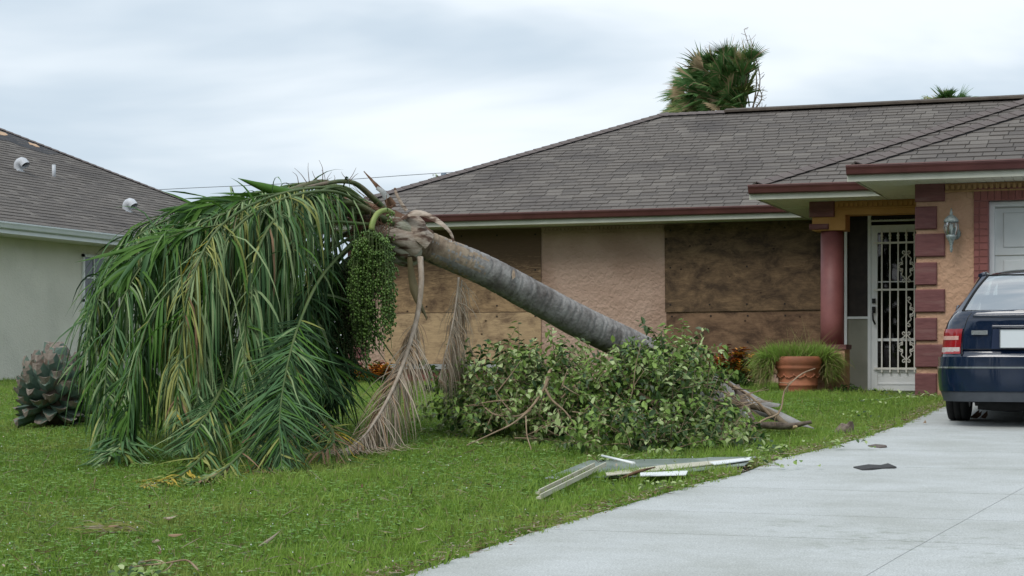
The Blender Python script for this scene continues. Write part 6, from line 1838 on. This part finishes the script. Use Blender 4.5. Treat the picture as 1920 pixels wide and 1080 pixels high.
# ---------------------------------------------------------------- grass
m_blade = mat('grass_blade', (.16,.29,.04), (.30,.44,.08), scale=1.1, rough=.6, spec=.25, island=.45, trans=.35, c3=(.33,.40,.10), s3=.7, lo3=.48, hi3=.72)
m_blade2 = mat('grass_blade_dry', (.27,.26,.11), (.36,.33,.17), scale=1.1, rough=.7, island=.6, trans=.2)
m_clov = mat('clover', (.12,.26,.05), (.23,.37,.09), scale=1.5, rough=.5, island=.6, trans=.2)
def tuft(name, n, rad_, h0, h1, clover=0, dry=.05):
    q = MB()
    for i in range(n):
        a = R.uniform(0,2*PI); rr_ = math.sqrt(R.random())*rad_
        p = Vector((math.cos(a)*rr_, math.sin(a)*rr_, -.005))
        d = Vector((R.gauss(0,.4), R.gauss(0,.4), 1)).normalized(); L = R.uniform(h0, h1)
        w_ = R.uniform(.0022,.0042)
        s = d.cross(Vector((R.uniform(-1,1), R.uniform(-1,1), .1))).normalized()
        b = p + d*L*.55; lean = Vector((R.gauss(0,.5), R.gauss(0,.5), 0))
        e = b + (d*.9 + lean*.7).normalized()*L*.45
        i0 = len(q.v); q.v += [tuple(p-s*w_), tuple(p+s*w_), tuple(b+s*w_*.8), tuple(b-s*w_*.8), tuple(e)]
        m = 1 if R.random() < dry else 0
        q.f += [(i0,i0+1,i0+2,i0+3),(i0+3,i0+2,i0+4)]; q.m += [m,m]; q.sm += [False,False]
    for i in range(clover):
        a = R.uniform(0,2*PI); rr_ = math.sqrt(R.random())*rad_; c = Vector((math.cos(a)*rr_, math.sin(a)*rr_, R.uniform(.02,.045)))
        for k in range(3):
            an = k*2.09 + a; d = Vector((math.cos(an), math.sin(an), .25)); q.leaf(c, d, d.cross(UPV), .013, .012, m=2, fold=.1, bend=0)
    me = q.mesh(name, [m_blade, m_blade2, m_clov])
    o = bpy.data.objects.new(name, me); return o
tc_ = bpy.data.collections.new('grass_tufts')
for i in range(4): tc_.objects.link(tuft('tuft_a', 34, .075, .025, .06, clover=4))
tc2 = bpy.data.collections.new('grass_tufts_long')
for i in range(3): tc2.objects.link(tuft('tuft_b', 34, .06, .05, .12, dry=.08))
def scatter(name, pts, coll, smin, smax, label):
    me = bpy.data.meshes.new(name); me.from_pydata(pts, [], []); me.update()
    o = bpy.data.objects.new(name, me); COL.objects.link(o)
    ng = bpy.data.node_groups.new(name, 'GeometryNodeTree')
    ng.interface.new_socket('Geometry', in_out='INPUT', socket_type='NodeSocketGeometry'); ng.interface.new_socket('Geometry', in_out='OUTPUT', socket_type='NodeSocketGeometry')
    gi = ng.nodes.new('NodeGroupInput'); go = ng.nodes.new('NodeGroupOutput')
    ip = ng.nodes.new('GeometryNodeInstanceOnPoints'); ci = ng.nodes.new('GeometryNodeCollectionInfo')
    ci.inputs['Collection'].default_value = coll; ci.inputs['Separate Children'].default_value = True; ci.inputs['Reset Children'].default_value = True
    rv = ng.nodes.new('FunctionNodeRandomValue'); rv.data_type = 'FLOAT_VECTOR'; rv.inputs[0].default_value = (-.18,-.18,0); rv.inputs[1].default_value = (.18,.18,6.283)
    rs = ng.nodes.new('FunctionNodeRandomValue'); rs.data_type = 'FLOAT'; rs.inputs[2].default_value = smin; rs.inputs[3].default_value = smax
    l = ng.links.new
    l(gi.outputs[0], ip.inputs['Points']); l(ci.outputs[0], ip.inputs['Instance']); ip.inputs['Pick Instance'].default_value = True
    l(rv.outputs[0], ip.inputs['Rotation']); l(rs.outputs[1], ip.inputs['Scale']); l(ip.outputs[0], go.inputs[0])
    md = o.modifiers.new('scatter', 'NODES'); md.node_group = ng
    return tag(o, label, 'grass', kind='stuff')
pts = []; pts2 = []
def in_view(x, y, mgn=.06):
    p = Vector((x, y, G(x, y))); Z = depth(p)
    if Z < 4: return False
    u = (p - CAM).dot(CR)/Z
    return -.282-mgn < u < .282+mgn
def blocked(x, y):
    if x > edge_x(y) - .0 and y < 21.25: return True
    if y > 26.2 and x > X_CL-.1: return True
    if x > -4.5 and y > 22.3: return True
    if x > -3.2 and y > 21.2: return True
    if x < WX+.05 and y > 12.5: return True
    return False
def inpoly(x, y, pl):
    r_ = False; n = len(pl)
    for i in range(n):
        (x1, y1), (x2, y2) = pl[i], pl[(i+1) % n]
        if (y1 > y) != (y2 > y) and x < (x2-x1)*(y-y1)/(y2-y1)+x1: r_ = not r_
    return r_
def tryp(x, y):
    if y < 16 and any(inpoly(x, y+o_, pl) for pl in sheet_polys for o_ in (-.03, .03, .1)): return
    if blocked(x, y) or not in_view(x, y): return
    e = edge_x(y) - x
    nz_ = noise.noise(Vector((x*.45, y*.45, 2.0))) + .5*noise.noise(Vector((x*1.7, y*1.7, 7)))
    z = G(x, y) + ndr(x, y)*(1 if e > .3 else 0)
    if nz_ < -.42 and R.random() < .25: return
    if (y < 21.2 and e < .9 and R.random() < .45) or (nz_ > .38 and R.random() < .35) or (y > 20 and R.random() < .3): pts2.append((x, y, z))
    else: pts.append((x, y, z))
y = 6.2
while y < 36:
    Zr = y
    st_ = .078 if y < 12 else (.088 if y < 17 else .11)
    xa = -(y*1.06)*.70 - 1; x = -.70*y - 1.2
    while x < edge_x(min(y, 21)) + .1:
        tryp(x + R.uniform(-.05,.05), y + R.uniform(-.05,.05)); x += st_
    y += st_
for i in range(150):
    g = GP(*(lambda t: (1030+390*t, 905-18*t+R.uniform(0,8)))(R.random()))
    if g.x < edge_x(g.y)-.02: pts2.append((g.x, g.y, G(g.x, g.y)))
scatter('lawn_grass', pts, tc_, .75, 1.35, 'short mown green grass of the front lawn')
scatter('long_grass', pts2, tc2, .6, 1.2, 'longer ragged grass along the driveway edge and in patches')
q = MB()
for i in range(1100):
    g = GP(R.uniform(0, 1500), 755 + 325*R.random()**.8, .045)
    if g.x > edge_x(g.y) - .05 or g.y > 26: continue
    d = Vector((R.uniform(-1,1), R.uniform(-1,1), R.uniform(-.1,.5)))
    if R.random() < .5: q.blade(g, d, R.uniform(.04,.16), R.uniform(.002,.005), UPV, nseg=3, grav=.1, m=R.randrange(3), zmin=gz)
    else: q.leaf(g, d, d.cross(UPV), R.uniform(.015,.04), .014, m=R.randrange(4), fold=.2)
tag(q.build('lawn_litter', [m_fib, L_dead, L_yellow, B_c], None), 'small dead leaves, straws and clippings strewn over the lawn', 'leaf litter', kind='stuff')
# white specks of clover flowers / scraps in the lawn
q = MB()
for i in range(150):
    x_ = R.uniform(0, 1300); y_ = R.uniform(760, 1075); g = GP(x_, y_, .05)
    if g.x > edge_x(g.y) - .1: continue
    octa(q, g + UPV*R.uniform(0,.015), R.uniform(.002,.005))
tag(q.build('lawn_flower', m_white, None), 'tiny white flowers and specks dotted over the lawn', 'flowers', kind='stuff')
print('SCATTER', len(pts), len(pts2), 'objects', len(bpy.data.objects))
